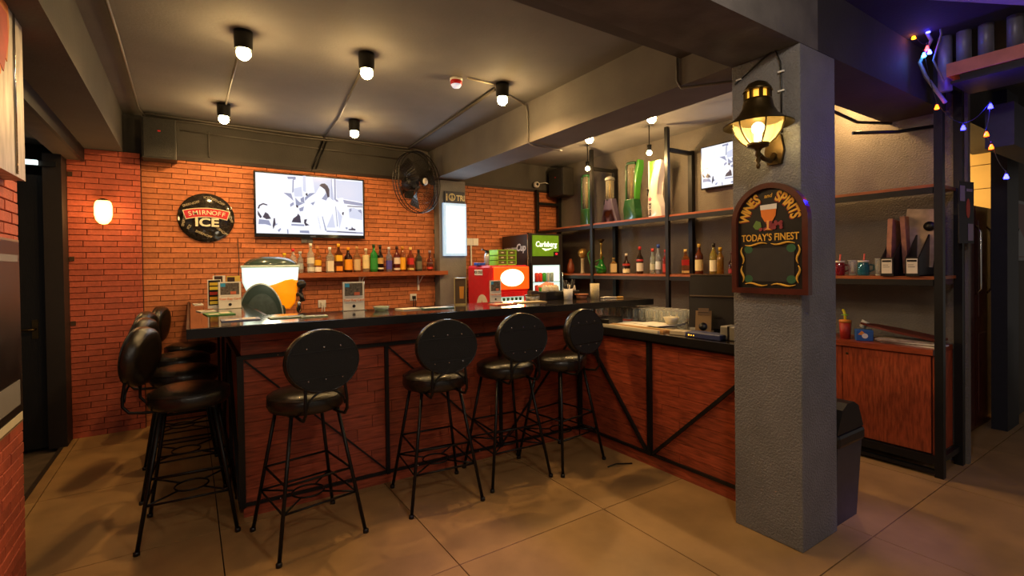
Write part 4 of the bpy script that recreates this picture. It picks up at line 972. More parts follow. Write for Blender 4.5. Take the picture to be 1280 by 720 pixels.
# ------------------------------------------------ juice dispenser
t = thing('juice_dispenser', 'glowing juice dispenser with orange juice and dark green arched drip panel', 'juice dispenser', (.68, 5.36, .92), R(-8))
DG = M('dark_green_plastic', '2c3a34', .35, 0, .08)
obj('base', MB().box(-.25, .12, -.16, .24, 0, .24, 0, .03), DG, t)
ar = arc(-.04, 0, .180, 0, PI, 24, .32)
obj('arch_panel', MB().poly([(x-.05, z+.12) for x, z in ar]+[(-.27, 0), (.09, 0)], -.30, -.14), DG, t)
obj('arch_grille', MB().poly([(x*.80-.05, z*.80+.10) for x, z in ar]+[(-.226, .0), (.060, .0)], -.308, -.30), M('arch_face', '3c4843', .5, 0, .2, 30), t)
obj('arch_trim', MB().tube([(x*1.02-.05, -.29, z*1.02+.12) for x, z in ar], .009, 6), M('trim_silver', 'a8b0a8', .3, .5), t)
def rbox(prof, w0, y0, y1):        # (x half width, z) outline pairs
    return MB().poly(prof, y0, y1)
TK = [(-.10,.30),(.08,.20),(.155,.20),(.20,.25),(.225,.38),(.245,.60),(-.255,.60),(-.25,.46),(-.22,.38)]
def rounded(prof, y0, y1, e=.035):
    m = MB(); n = len(prof); cx = sum(p[0] for p in prof)/n; cz = sum(p[1] for p in prof)/n; rings = []
    for y, k in ((y0, .90), (y0+e*.4, .97), (y0+e, 1), (y1-e, 1), (y1-e*.4, .97), (y1, .90)):
        rings.append([m.b.verts.new((cx+(x-cx)*k, y, cz+(z-cz)*(1 if z > .58 else k))) for x, z in prof])
    for a, b in zip(rings, rings[1:]):
        for i in range(n): f = m.b.faces.new((a[i], a[(i+1) % n], b[(i+1) % n], b[i])); f.smooth = True
    m.b.faces.new(rings[0]); m.b.faces.new(list(reversed(rings[-1])))
    return m
obj('tank', rounded(TK, -.13, .20), M('lit_tank', 'cfe8dc', .1, 0, .3, 8, emit=.95, ecol='e4fff4', coat=.5), t, label='white lit tank')
obj('juice', rounded([(-.205,.25),(.08,.19),(.160,.19),(.207,.25),(.231,.38),(.235,.47),(.19,.49),(.12,.48),(.05,.45),(-.05,.42),(-.12,.40),(-.19,.39),(-.10,.29)], -.142, .205), M('orange_juice', 'ff9a14', .15, 0, .25, 6, emit=.55, ecol='ff8c08', coat=.5), t, label='orange juice')
obj('tank_rim', MB().box(-.262, .252, -.14, .21, .60, .622, 0, .006), M('pale_rim', 'c8dcd0', .3), t)
obj('lid', MB().lathe([(.245,.62),(.235,.645),(.18,.685),(.10,.705),(0,.712)], 28, sy=.7, c=(-.005,.04,0)), M('lid_green', '3c4c48', .2, 0, .05, coat=.5), t)
obj('tap', MB().tube([(.20,-.10,.33),(.26,-.13,.33),(.275,-.14,.26)], .024), EDGE, t, label='black tap')
obj('tap_lever', MB().sphere((.265,-.13,.43), .045, 8).bar((.25,-.12,.33),(.275,-.13,.46),.03), EDGE, t)
obj('tap_nozzle', MB().lathe([(.012,.15),(.024,.17),(.024,.25),(.015,.27),(0,.27)], 14, c=(.24,-.13,0)), CHROME, t)
light('tank_light', 'POINT', (0, -.5, .50), 1.8, (1, .85, .6), .08, t)

# ------------------------------------------------ things on the bar top
ZT = 1.1905
PHOTO = M('photo_mix', '5a5248', .5, 0, .7, 60)
def menustand(x, y, rz, lab, w=.16, h=.215, style=0):
    t = thing('menu_stand', lab, 'menu stand', (x, y, ZT), rz)
    obj('card', MB().box(-w/2, w/2, -.002, .002, .004, h), PAPER if style < 2 else cm('b88838'), t)
    if style < 2:
        obj('photo_print', MB().box(-w*.42, w*.42, -.0035, -.002, h*.52, h*.96), PHOTO, t)
        obj('blue_square', MB().box(-w*.42, -w*.2, -.0045, -.0035, h*.82, h*.95), cm('3a9ac8'), t)
        obj('red_print', MB().box(w*.02, w*.28, -.0045, -.0035, h*.53, h*.64), cm('c86a48'), t)
        obj('lettering', MB().text('Your Key Card', w*.155, 0, h*.36, -.004, bold=.01), cm('e07a3a'), t)
        obj('round_mark', MB().poly(arc(0, h*.15, w*.075, 0, 2*PI*.96, 14), -.004, -.002), EDGE, t)
        obj('fine_print', MB().box(-w*.4, w*.4, -.003, -.002, h*.455, h*.462).box(-w*.4,w*.4,-.003,-.002,h*.27,h*.275), GREY, t)
    obj('acrylic_holder', MB().box(-w/2-.004, w/2+.004, -.03, .03, 0, .004).box(-w/2-.004, w/2+.004, .002, .005, .004, h+.002), GLASS if False else M('acrylic', 'dfe8e8', .05, 0, 0, trans=.8, ior=1.2), t)
    return t
t = menustand(.27, 4.55, R(8), 'white menu stand with photo print on the left wing of the bar')
t = thing('menu_stand', 'narrow black and yellow menu stand left of the white one on the bar wing', 'menu stand', (.165, 4.60, ZT), R(20))
obj('card', MB().box(-.05, .05, -.002, .002, .004, .235), PAPER, t); obj('print', MB().box(-.044, .044, -.0035, -.002, .03, .23), EDGE, t)
for k, (c, z) in enumerate((('c8a828', .20), ('d8c040', .165), ('a83020', .125), ('d8a020', .085), ('d8c040', .05))): obj('colour_block', MB().box(-.036, .036, -.0045, -.0035, z-.012, z+.012), cm(c), t)
t = thing('photo_card', 'pair of small framed photo cards behind the menu stands on the bar wing', 'photo card', (.26, 4.75, ZT), R(6))
obj('card', MB().box(-.10, -.01, -.002, .002, .0, .265), PAPER, t); obj('card', MB().box(.0, .10, -.002, .002, .0, .26), cm('d8b850'), t)
obj('print', MB().box(-.09, -.03, -.004, -.002, .20, .26).box(.005, .06, -.004, -.002, .18, .25), cm('3a2418'), t)
menustand(1.01, 3.66, R(2), 'white menu stand with photo print on the middle of the bar front', .155, .21)
menustand(2.20, 3.60, R(-4), 'white menu stand with photo print in front of the red cooler', .105, .19)
t = thing('table_lantern_frame', 'brass framed menu box with a beer picture beside the light box column', 'menu stand', (1.86, 3.60, ZT), R(-25))
obj('frame', MB().box(-.05,-.043,-.03,.03,0,.22).box(.043,.05,-.03,.03,0,.22).box(-.05,.05,-.03,.03,.213,.22).box(-.05,.05,-.03,.03,0,.01), M('brass_frame', 'c8b070', .35, .5), t)
obj('picture', MB().box(-.043,.043,-.024,-.02,.01,.213), cm('5a4428'), t); obj('glass_print', MB().poly([(-.005,.05),(.025,.05),(.03,.15),(-.008,.15)], -.027, -.024), cm('d89028'), t)
# leaflets
lf = [(.10, 4.35, 12, 'dbd5c5', .10, .15), (.17, 4.02, 5, '3f7a3a', .17, .24), (.26, 3.46, 0, '7a8098', .21, .15), (.52, 3.42, 2, '8a9a68', .21, .12), (.67, 3.36, -3, 'a8b080', .16, .10), (.06, 5.3, 5, 'e8e4d8', .07, .16)]
ln_ = ['small white leaflet near the menu stands', 'green and cream leaflet on the left wing of the bar', 'blue-grey leaflet at the front left corner of the bar', 'long olive magazine on the bar front', 'pale green card lying right of the olive magazine', 'white card at the wall end of the bar wing']
for (x, y, a, c, w, d), lb in zip(lf, ln_):
    t = thing('leaflet', lb, 'leaflet', (x, y, ZT), R(a)); obj('sheet', MB().box(-w/2, w/2, -d/2, d/2, 0, .006), cm(c), t)
    obj('print', MB().box(-w*.4, -w*.05, -d*.4, -d*.05, .006, .0066).box(w*.05, w*.4, -d*.1, d*.4, .006, .0066), cm('d8cdb8' if c[0] in '37' else '50503c'), t)
t = thing('ashtray', 'clear round glass ashtray on the bar front', 'ashtray', (1.17, 3.52, ZT)); obj('dish', MB().lathe([(0,.006),(.045,0),(.06,.03),(.053,.03),(.04,.010),(0,.010)], 24, caps=False), M('ash_glass', 'c8d4c0', .08, trans=.6), t); obj('notches', MB().box(-.062,-.05,-.006,.006,.024,.031).box(.05,.062,-.006,.006,.024,.031), GREY, t)
for x, y, a, w, c, lb in ((1.36,3.46,6,.16,'c8bfa8','cream folded menu right of the ashtray'), (1.55,3.40,-2,.24,'3f5a44','long dark green menu on the bar front'), (2.12,3.36,3,.20,'c85a3a','orange red folded menu in front of the cooler'), (2.42,3.40,-4,.26,'b8a070','tan menu below the tray of cups')):
    t = thing('menu_leaflet', lb, 'leaflet', (x, y, ZT), R(a)); obj('sheet', MB().box(-w/2, w/2, -.07, .07, 0, .007), cm(c), t); obj('print', MB().box(-w*.4, w*.4, -.02, .045, .007, .0076), cm('ded6c0'), t)
t = thing('tin_box', 'round patterned silver tin with a dark lid on the bar', 'tin', (2.52, 3.50, ZT))
obj('tin', MB().lathe([(0,0),(.062,0),(.062,.052),(0,.052)], 24), M('pattern_tin', '9a9a94', .35, .4, .5, 60), t); obj('rim', MB().lathe([(.065,.05),(.067,.058),(0,.06)], 24), BRASS, t); obj('lid_block', MB().box(-.035,.035,-.03,.03,.058,.09), cm('4a3a30'), t)
t = thing('cup_tray', 'black tray holding upturned cream cups and red napkins', 'tray', (2.86, 3.56, ZT))
obj('tray', MB().box(-.20,.20,-.07,.07,0,.075,0,.004), EDGE, t)
solo('napkins', 'salmon red folded napkins lying over the cups on the black tray', 'napkin', MB()._new([(-.16,.02,.12),(.0,-.04,.115),(.06,.05,.15),(-.02,.07,.16),(-.16,.02,.114),(.0,-.04,.109),(.06,.05,.144),(-.02,.07,.154)], [(0,1,2,3),(7,6,5,4),(0,4,5,1),(1,5,6,2),(2,6,7,3),(3,7,4,0)]), cm('d8684a'), (2.80, 3.58, ZT))
for k, x in enumerate((-.165, -.105, -.045, .095, .155)):
    t = thing('cup', 'upturned cream cup on the black tray, '+('leftmost', 'second from left', 'third from left', 'second from right', 'rightmost')[k], 'cup', (2.86+x, 3.545, ZT+.075), 0, 'upturned cups on the tray')
    obj('cup', MB().lathe([(.033,0),(.034,.01),(.028,.045),(.016,.055),(0,.055)], 16), CREAM, t); obj('foot_ring', MB().lathe([(.014,.054),(.014,.06),(0,.06)], 12), CREAM, t)
t = thing('utensil_cup', 'white cup full of black straws and stirrers on the bar', 'utensil cup', (2.86, 3.42, ZT))
obj('cup', MB().lathe([(0,0),(.038,0),(.042,.10),(.038,.10),(.035,.006),(0,.006)], 20, caps=False), WHITE, t)
sm = MB(); rn = random.Random(5)
for k in range(16):
    a = rn.uniform(0, 2*PI); l_ = rn.uniform(.05, .075); sm.tube([(.015*math.cos(a), .015*math.sin(a), .02), (l_*math.cos(a), l_*math.sin(a)*.6, rn.uniform(.15, .185))], .004, 5)
obj('straws', sm, EDGE, t, kind='stuff')
t = thing('terracotta_dish', 'low terracotta dish with a lid on the bar', 'dish', (3.02, 3.42, ZT)); obj('dish', MB().lathe([(0,0),(.045,0),(.055,.035),(0,.035)], 20), cm('b87850'), t); obj('lid', MB().lathe([(.064,.034),(.064,.046),(0,.048)], 20), cm('a05a30'), t)
solo('tall_cup', 'tall beige textured tumbler near the end of the bar', 'cup', MB().lathe([(0,0),(.040,0),(.043,.14),(.038,.14),(.035,.006),(0,.006)], 20, caps=False), M('beige_speckle', 'cdbf94', .6, 0, .15, 90), (3.13, 3.36, ZT))
for k, (x, y, a, c) in enumerate(((3.24, 3.34, 20, 'e6dfcc'), (3.29, 3.30, -25, 'ddd5c0'), (3.33, 3.28, -35, 'd8a850'))):
    solo('paper_packet', ('white paper packet right of the beige tumbler', 'second white paper packet at the end of the bar', 'yellow paper packet at the very end of the bar')[k], 'packet', MB().box(-.06, .06, -.02, .02, 0, .012, 0, .003), cm(c), (x, y, ZT+.002+.0*k), R(a))
# ------------------------------------------------ things on the service counter
ZR = 1.0005
gp = 'drinking glasses on the service counter'
k = 0
for i in range(13):
    for j in range(3):
        cglass('drinking_glass', 3.36+.085*j, 3.55-.078*i+.03*(j % 2), ZR, 'clear upturned drinking glass in the rows on the service counter behind the bar end', gp, .11, .034)
for k, (x, y, a, lb, w, d) in enumerate(((3.12, 2.88, 12, 'large white paper sheet on the service counter', .26, .36), (3.20, 2.72, -8, 'second white sheet overlapping the large one on the service counter', .22, .28))):
    solo('paper_sheet', lb, 'paper', MB().box(-w/2, w/2, -d/2, d/2, 0, .004), PAPER, (x, y, ZR+.005*k), R(a))
for k in range(4):
    solo('wooden_strip', ('cream', 'tan', 'brown', 'pale')[k]+' long wooden strip lying along the edge of the service counter', 'wood strip', MB().box(-.014, .014, -.33, .33, 0, .014), (CREAM, cm('b88a50'), cm('8a6030'), cm('d0b070'))[k], (2.86+.032*k, 2.72-.02*k, ZR), R(1.5*k-2))
solo('white_bowl', 'white bowl beside the papers on the service counter', 'bowl', MB().lathe([(0,0),(.04,0),(.065,.055),(.06,.055),(.035,.006),(0,.006)], 20, caps=False), CREAM, (3.28, 2.62, ZR+.012))
solo('cutlery_tray', 'dark tray of cutlery in the corner of the service counter', 'tray', MB().box(-.14,.14,-.09,.09,0,.05,0,.004).box(-.10,.12,-.012,.0,.05,.056,1).box(-.11,.1,.03,.04,.05,.056,1).box(-.1,.11,-.05,-.04,.05,.056,1), [EDGE, CHROME], (2.98, 3.06, ZR), R(20))
t = thing('pos_monitor', 'black sales terminal screen seen from behind, front one beside the pillar', 'monitor', (3.14, 2.10, ZR), R(-72))
obj('screen_back', MB().obox((0, 0, .15), .40, .03, .23, (R(-12), 0, 0)), M('pos_black', '1e1b18', .45), t); obj('top_edge', MB().obox((0, .018, .262), .40, .05, .010, (R(-12), 0, 0)), cm('5a4a34'), t); obj('stand', MB().box(-.07,.07,-.06,.06,0,.012).bar((0,0,.0),(0,0,.12),.05), _m['pos_black'], t)
t = thing('pos_monitor', 'taller black sales terminal screen behind the front one', 'monitor', (3.42, 2.27, ZR), R(-72))
obj('screen_back', MB().obox((0, 0, .28), .46, .03, .26, (R(-8), 0, 0)), _m['pos_black'], t); obj('top_edge', MB().obox((0, .02, .41), .46, .05, .010, (R(-8), 0, 0)), cm('5a4a34'), t); obj('stand', MB().box(-.09,.09,-.08,.08,0,.012).bar((0,0,0),(0,0,.2),.06), _m['pos_black'], t)
t = thing('card_holder', 'brown card stand with a round hole on the service counter', 'card holder', (2.99, 2.12, ZR), R(-62))
pts = [(-.05,0),(.05,0),(.045,.17),(-.045,.17)]
obj('plate', MB().obox((0, .02, .085), .105, .008, .17, (R(-14), R(0), 0)), cm('8a6a3c'), t); obj('hole_print', MB().obox((0,0,0),.001,.001,.001,(0,0,0)).lathe([(0,0),(.028,0),(.028,.003),(0,.003)], 18), EDGE, t, (0, .005, .06), (R(76), 0, 0)); obj('top_clip', MB().obox((0, .038, .17), .07, .02, .03, (R(-14),0,0)).obox((0,.03,.145),.075,.010,.014,(R(-14),0,0)), cm('6a5030'), t)
solo('calculator_box', 'small grey adding machine at the front edge of the service counter', 'calculator', MB().box(-.045,.045,-.06,.06,0,.03,0,.004), BEIGE, (2.90, 2.24, ZR), R(10))
t = thing('router', 'blue network router with small orange lights beside the pillar', 'router', (2.90, 2.02, ZR), R(-90)); obj('case', MB().box(-.13,.13,-.06,.06,0,.035,0,.006), cm('2c3458'), t); obj('lights', MB().box(-.11,-.10,-.062,-.06,.012,.02).box(-.09,-.083,-.062,-.06,.012,.018).box(-.07,-.064,-.062,-.06,.012,.018), M('amber_led', 'ffb030', .3, emit=3), t)
t = thing('white_card_stand', 'tall narrow white folded card behind the glasses on the service counter', 'card', (3.22, 2.34, ZR), R(-70)); obj('card', MB().poly([(-.05,0),(.05,0),(.015,.20),(-.015,.20)], -.006, .006), cm('c8ccd0'), t)
solo('tissue_pack', 'grey parcel tied with a band next to the pillar on the service counter', 'parcel', MB().box(-.06,.06,-.06,.06,0,.09,0,.008).box(-.062,.062,-.006,.006,0,.093,1), [cm('8a867a'), EDGE], (2.96, 1.87, ZR))

# ------------------------------------------------ pillar items: board and lantern
t = thing('chalk_board', 'arched WINES and SPIRITS TODAY\'S FINEST board with dark red frame on the pillar', 'board', (2.606, 1.425, 1.335), R(-90))
Wd, Hs = .205, .385
def archp(w, hs, top, z0, n=20): return [(-w, z0), (w, z0)]+[(w*math.cos(PI*i/n), hs+(top-hs)*math.sin(PI*i/n)) for i in range(n+1)]
o_ = archp(Wd, Hs, .59, 0); i_ = archp(Wd-.028, Hs, .562, .03)
fb = MB(); n = len(o_)
vs = [(x, -.040, z) for x, z in o_]+[(x, -.040, z) for x, z in i_]+[(x, 0, z) for x, z in o_]+[(x, -.018, z) for x, z in i_]
fs = []
for i in range(n):
    j = (i+1) % n
    fs += [(i, j, n+j, n+i), (i, 2*n+i, 2*n+j, j), (n+i, n+j, 3*n+j, 3*n+i)]
fs.append(tuple(range(2*n, 3*n))); fb._new(vs, fs)
obj('frame', fb, MAHOG, t)
obj('panel', MB().poly(i_, -.020, -.014), M('chalk_black', '100e0c', .45, 0, .2, 20), t)
yl = MB(); yb = -.0225
cz0 = .385
def arctext(s_, a0, step, r, size):
    for ch, an in spaced(s_, a0, step):
        yl.text(ch, size, r*math.cos(an), cz0+r*1.02*math.sin(an), yb, an-PI/2, bold=.03, sx=.8)
arctext('WINES', 176, 112, .136, .074); arctext('SPIRITS', 74, 3, .136, .074)
yl.text('and', .030, -.004, .522, yb, R(4), bold=.01, shear=.2)
yl.text("TODAY'S FINEST", .052, 0, .300, yb, bold=.015, sx=.80)
obj('lettering', yl, GOLD, t, label='gold lettering')
sh = MB()
for ch, an in spaced('WINES', 176, 112):
    sh.text(ch, .074, .136*math.cos(an)+.004, cz0+.139*math.sin(an)-.004, yb+.0015, an-PI/2, bold=.03, sx=.8)
for ch, an in spaced('SPIRITS', 74, 3):
    sh.text(ch, .074, .136*math.cos(an)-.004, cz0+.139*math.sin(an)-.004, yb+.0015, an-PI/2, bold=.03, sx=.8)
obj('letter_shadow', sh, cm('9a2c18'), t, label='red letter shading')
gl = MB().poly([(-.045,.452),(.040,.452),(.036,.415),(.018,.385),(.004,.378),(.003,.345),(.02,.338),(-.025,.338),(-.008,.345),(-.007,.378),(-.022,.385),(-.04,.415)], yb-.001, yb)
obj('glass_stem_painting', MB().poly([(-.010,.39),(.004,.39),(.002,.35),(.016,.342),(-.024,.342),(-.008,.35)], yb-.0055, yb-.005), cm('e8a050'), t)
obj('glass_painting', gl, cm('e07a28'), t, label='painted orange drink glass')
obj('glass_foam', MB().poly([(-.047,.475),(.043,.478),(.042,.450),(-.045,.450)], yb-.0015, yb), cm('e0dcd0'), t)
gr = MB()
rn = random.Random(2)
for k in range(26):
    x = rn.uniform(-.05, .07); z = .362+rn.uniform(-.018, .018); gr.poly(arc(x, z, .009, 0, 2*PI*.95, 8), yb-.0018-.0001*k, yb)
obj('grapes_painting', gr, cm('8a3038'), t, label='painted red grapes')
obj('leaf_painting', MB().poly([(-.088,.365),(-.07,.395),(-.045,.385),(-.04,.36),(-.06,.345),(-.075,.348)], yb-.001, yb), cm('5a7a34'), t, label='painted green leaves')
obj('slate', MB().box(-.130, .130, yb-.0005, yb+.002, .065, .245), M('slate_grey', '2c2824', .6, 0, .15, 15), t)
bd = MB()
for (x0, z0, x1, z1, dz_) in ((-.135,.265,-.01,.268,.010), (.01,.268,.135,.265,.010), (-.135,.05,-.01,.047,-.010), (.01,.047,.135,.05,-.010)):
    bd.tube([(x0+(x1-x0)*i/8, yb-.001, z0+(z1-z0)*i/8-dz_*math.sin(2*PI*i/8)*.6) for i in range(9)], [.002+.004*math.sin(PI*i/8) for i in range(9)], 6)
for (x, z0, z1, dd) in ((-.15,.16,.255,.008), (-.15,.06,.15,.008), (.15,.16,.255,-.008), (.15,.06,.15,-.008)):
    bd.tube([(x+dd*math.sin(2*PI*i/8), yb-.001, z0+(z1-z0)*i/8) for i in range(9)], [.002+.004*math.sin(PI*i/8) for i in range(9)], 6)
obj('scroll_border', bd, GOLD, t, label='gold scrolls')
for x, z in ((-.115,.240), (.115,.240), (-.115,.078), (.115,.078)):
    obj('corner_leaf', MB().poly(arc(x, z, .024, 0, 2*PI*.95, 10, .022), yb-.001, yb), cm('2c5a3a'), t, label='dark green leaf')

t = thing('wall_lantern', 'bronze bell shaped wall lantern with lit glass bowl on the pillar', 'wall lantern', (2.612, 1.40, 2.09), R(-90))
cy_ = -.17
obj('back_plate', MB().poly([(-.035,-.07),(.035,-.07),(.05,0),(.035,.08),(0,.10),(-.035,.08),(-.05,0)], -.022, 0), BRASS, t)
obj('arm', MB().tube([(0,-.02,-.02),(0,-.06,-.055),(0,-.12,-.05),(0,cy_,-.03)], [.016,.014,.012,.012]), BRASS, t)
obj('finial', MB().lathe([(0,-.11),(.008,-.105),(.012,-.09),(.006,-.08),(.014,-.065),(.008,-.05),(.016,-.04),(.012,-.02),(.02,-.005),(.05,.005),(.056,.02),(0,.02)], 18, c=(0,cy_,0)), BRASS, t)
obj('glass_bowl', MB().lathe([(.052,.018),(.080,.04),(.105,.075),(.118,.115),(.118,.135)], 24, c=(0,cy_,0), caps=False), M('lit_glass', 'ffe9b0', .1, 0, 0, alpha=.45, emit=.6, ecol='ffc860'), t)
rb_ = MB()
for k in range(6):
    a = 2*PI*k/6+.3; c_, s__ = math.cos(a), math.sin(a)
    rb_.tube([(r*c_, cy_+r*s__, z) for r, z in ((.054,.018),(.083,.04),(.108,.075),(.121,.115),(.121,.135))], .0045, 6)
obj('ribs', rb_, CHROME if False else M('bright_bronze', '9a8450', .3, .7), t)
obj('shade', MB().lathe([(.165,.115),(.13,.135),(.095,.165),(.075,.20),(.068,.235),(.066,.245),(.063,.245),(.065,.235),(.072,.20),(.092,.162),(.127,.131),(.165,.111)], 28, c=(0,cy_,0), caps=False), BRASS, t)
vt = MB().lathe([(.070,.285),(.064,.30),(.045,.325),(.015,.34),(0,.345)], 24, c=(0,cy_,0))
for k in range(8):
    a = 2*PI*k/8; vt.box(.058*math.cos(a)-.007, .058*math.cos(a)+.007, cy_+.058*math.sin(a)-.007, cy_+.058*math.sin(a)+.007, .24, .29)
obj('vent_cap', vt, BRASS, t)
obj('vent_glow', MB().lathe([(.05,.244),(.05,.286)], 20, c=(0,cy_,0), caps=False), M('vent_amber', 'ffb840', .4, emit=1.2), t)
obj('bulb', MB().sphere((0,cy_,.10), .03, 8).lathe([(.016,.02),(.016,.075),(0,.075)], 10, c=(0,cy_,0)), BULB, t)
light('lantern_light', 'POINT', (0, cy_-.0, .055), 5, (1, .66, .3), .03, t)
solo('lantern_cable', 'black clipped cable running up the pillar above the lantern', 'cable', MB().tube([(0,0,-.22),(0,-.0,.05),(0,.004,.15),(0,.03,.225),(0,.10,.20),(0,.26,.115)], .005, 8), EDGE, (2.603, 1.365, 2.40))
for k, (y, z) in enumerate(((1.365, 2.50), (1.365, 2.40), (1.60, 2.533))):
    solo('cable_clip', ('upper', 'lower', 'left')[k]+' small white clip holding the lantern cable on the pillar', 'clip', MB().box(-.006, .004, -.016, .016, -.004, .004), WHITE, (2.604, y, z))

# ------------------------------------------------ bin behind the pillar
t = thing('rubbish_bin', 'grey and black swing lid bin standing behind the pillar', 'bin', (3.16, 1.42, 0))
obj('body', MB()._new([(-.13,-.12,0),(.13,-.12,0),(.13,.12,0),(-.13,.12,0),(-.155,-.14,.46),(.155,-.14,.46),(.155,.14,.46),(-.155,.14,.46)], [(3,2,1,0),(0,1,5,4),(1,2,6,5),(2,3,7,6),(3,0,4,7)]), M('bin_grey', '34363d', .4), t)
obj('rim', MB().box(-.17, .17, -.155, .155, .45, .53, 0, .02), EDGE, t)
obj('lid', MB().poly([(-.165,.53),(.165,.53),(.10,.66),(.04,.69),(-.04,.69),(-.10,.66)], -.145, .145), EDGE, t)
obj('flap', MB().obox((0,-.11,.615), .15, .01, .11, (R(-20),0,0)), GREY, t)
# small stick on the floor
solo('black_stick', 'thin bent black rod lying on the floor by the service counter', 'rod', MB().tube([(0,0,.006),(.09,.02,.006),(.20,-.03,.006)], .005), EDGE, (2.56, 2.63, 0), R(-8))

# ------------------------------------------------ left wall: upper light box poster and lower poster
t = thing('wall_poster_box', 'brushed metal wall panel with red and orange painting at the upper left edge', 'wall panel', (-.70, 2.60, 1.92), R(90))
obj('panel', MB().box(-.65, .505, -.08, 0, 0, .95), M('brushed_steel', 'b8b0a6', .45, .3, .35, 5, stretch=(5,5,1)), t)
obj('painting', MB().poly([(-.6,.35),(.17,.38),(.20,.50),(.26,.46),(.30,.62),(.28,.75),(.30,.93),(-.6,.93)], -.083, -.080), M('orange_paint', 'd87a28', .5, 0, .4, 6), t)
obj('painting', MB().poly([(.10,.44),(.20,.40),(.27,.55),(.26,.66),(.12,.66)], -.085, -.083), M('red_paint_blob', 'b83420', .5, 0, .3, 8), t, label='red patch')
obj('seam', MB().tube([(.36,-.083,.01),(.36,-.083,.94)], .005, 6), CHROME, t)
t = thing('framed_poster', 'dark framed poster on the near left brick wall', 'poster', (-.68, 2.60, .82), R(90))
obj('frame', MB().box(-.5, .515, -.03, 0, 0, .83), M('poster_frame', '8a6a4a', .5), t)
obj('picture', MB().box(-.49, .50, -.033, -.03, .01, .82), M('poster_dark', '1c1816', .3, 0, .6, 6), t)
obj('text_panel', MB().box(.0, .46, -.035, -.033, .09, .20), cm('787470'), t); obj('title_strip', MB().box(.2,.47,-.035,-.033,.73,.76), cm('787470'), t)
obj('bottom_strip', MB().box(.0, .49, -.035, -.033, .015, .05), CREAM, t)
light('entrance_lamp', 'POINT', (-.35, 1.9, 2.5), 3.0, (1, .9, .75), .1)

# ------------------------------------------------ stair corner, upper right
t = thing('stair_tread', 'pinkish orange stair tread with metal plate below, upper right corner', 'stair', (4.0, .85, 2.655))
obj('tread', MB().box(0, .30, -.75, .22, 0, .08), M('salmon_wood', 'c87a64', .5, 0, .15, 12), t)
obj('support_plate', MB().box(.02, .34, -.75, .16, -.035, 0).box(.0, .36, -.75, .20, -.05, -.035), M('dark_metal', '2a2630', .5, .3), t)
t = thing('stair_landing', 'pale grey concrete landing edge at the very top right', 'stair', (4.0, .6, 2.945))
obj('slab', MB().polyh([(-.56,.40),(.0,.12),(.9,-.3),(.9,-.9),(-.9,-.9)], 0, .02), M('pale_concrete', 'a8a6aa', .8), t)
for k, (y, x) in enumerate(((1.13, 4.2), (1.035, 4.2), (.93, 4.2), (.80, 4.2))):
    t = solo('baluster', 'grey round baluster above the salmon stair tread, '+('leftmost', 'second from left', 'third from left', 'fourth from left')[k], 'baluster', MB().lathe([(0,0),(.038,0),(.038,.36 if k else .46),(0,.36 if k else .46)], 16), M('steel_grey', '7a7884', .4, .2), (x, y, 2.62 if k == 0 else 2.74), 0, 'stair balusters')
solo('stair_beam', 'dark blue-lit beam below the stair at the right edge', 'beam', MB().box(0, 1.9, -.03, .12, 0, .30), M('blue_grey_paint', '3a3a4c', .6), (4.80, .95, 2.30))
solo('beam_cable', 'loose grey twisted cable hanging from the stair corner', 'cable', MB().tube([(0,0,.5),(.0,.02,.35),(.0,-.03,.22),(.0,.03,.10),(.0,.0,.0),(.0,-.04,-.08),(0,-.10,-.2)], .011, 8), GREY, (4.02, 1.18, 2.70))
solo('beam_cable', 'second thin grey cable hanging beside the blue bulbs', 'cable', MB().tube([(0,0,.4),(.0,-.02,.2),(.0,.02,.05),(.0,-.03,-.1)], .006, 8), GREY, (4.02, 1.12, 2.74))
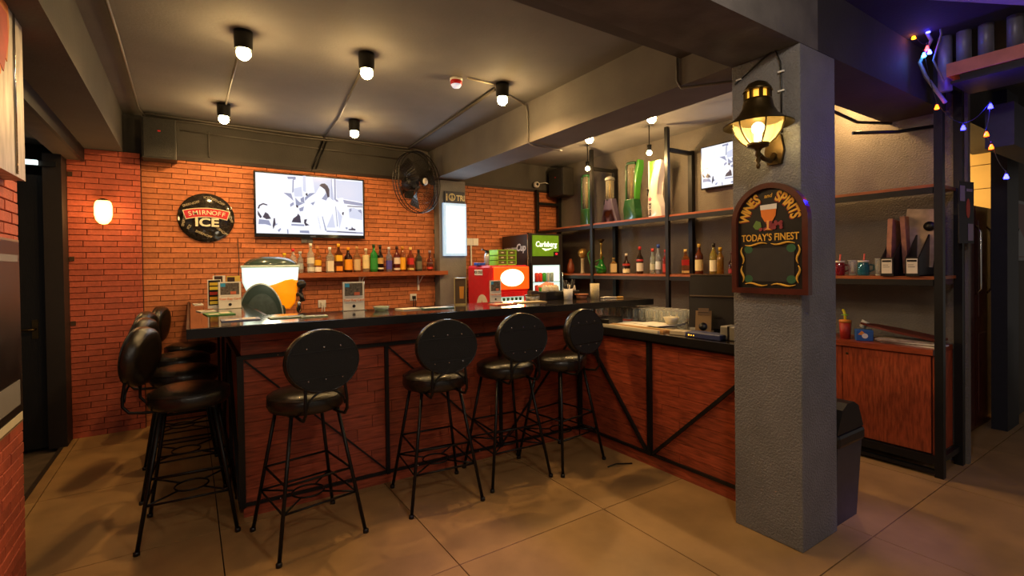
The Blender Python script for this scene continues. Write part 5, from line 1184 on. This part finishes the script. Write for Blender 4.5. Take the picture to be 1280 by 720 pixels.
ST = [(1.153,2.832,'3038ff','white-blue bulb of the string lights right of the hanging cables',.5), (1.182,2.822,'30a0ff','cyan bulb of the string lights below the hanging cables',.3), (1.165,2.86,'ff4040','red bulb of the string lights above the cyan one',.15),
      (.867,2.404,'2020ff','blue bulb of the string lights below the stair tread',3), (.99,2.306,'2020ff','blue bulb of the string lights beside the rack post',3), (1.117,2.468,'ff6010','orange bulb of the string lights at the rack top',.2),
      (.885,2.242,'ff5010','orange bulb of the string lights, upper of the two by the yellow opening',.2), (.864,2.161,'ff5010','orange bulb of the string lights, lower of the two by the yellow opening',.2), (.80,1.975,'2828ff','small blue bulb of the string lights over the dark post',.4), (1.16,3.10-.13,'3030ff','dim blue bulb of the string lights near the ceiling',.3), (1.235,2.96,'ff8a10','amber bulb of the string lights near the ceiling',.1)]
for y, z, c, lb, pw in ST:
    t = thing('string_bulb', lb, 'string light', (4.0, y, z), 0, 'string lights at the stair')
    hot = 'ffe0c0' if c.startswith('ff') else 'c8d8ff'
    obj('bulb', MB().lathe([(0,-.004),(.012,-.002),(.012,.006),(.004,.028),(0,.03)], 10), M('led_'+c, c, .3, emit=30 if not c.startswith('ff') else 9, ecol=c), t)
    obj('socket', MB().lathe([(.005,.026),(.005,.045),(0,.045)], 8), EDGE, t)
    light('led_light', 'POINT', (-.03, 0, 0), pw, lin(c), .02, t)
wp = [(y, z+.04) for y, z, *_ in ST]
order = [9, 10, 2, 0, 1, 5, 4, 3, 6, 7, 8]
pts = []
for a, b in zip(order, order[1:]):
    (y0, z0), (y1, z1) = wp[a], wp[b]
    for i in range(6):
        u = i/6; pts.append((4.0, y0+(y1-y0)*u, z0+(z1-z0)*u-.03*math.sin(PI*u)))
pts.append((4.0, *wp[order[-1]]))
solo('light_string_wire', 'thin dark wire carrying the coloured string bulbs', 'wire', MB().tube(pts, .002, 5), EDGE)

# picture and striped object at the far right
t = thing('framed_picture', 'dark framed picture with red glow on the far right wall', 'picture', (6.48, 1.24, 1.77))
obj('frame', MB().box(-.25, .25, -.03, 0, -.28, .28), EDGE, t); obj('picture', MB().box(-.22, .22, -.033, -.03, -.25, .25), cm('5a2018'), t); obj('silhouette', MB().poly([(-.2,-.24),(.2,-.24),(.2,-.1),(.05,-.02),(-.02,.02),(-.08,-.04),(-.2,-.1)], -.036, -.033), EDGE, t)
t = thing('striped_chair_back', 'black and white striped chair back at the right edge', 'chair', (6.10, 1.0, 0))
obj('frame', MB().box(-.14, .16, -.02, .02, .35, .90).box(-.14,-.11,-.02,.02,0,.36).box(.13,.16,-.02,.02,0,.36).box(-.14,.16,-.4,.02,.36,.42), EDGE, t)
for k in range(5): obj('stripe', MB().box(-.13, .15, -.026, -.02, .42+.095*k, .46+.095*k), WHITE, t, label='white stripe')
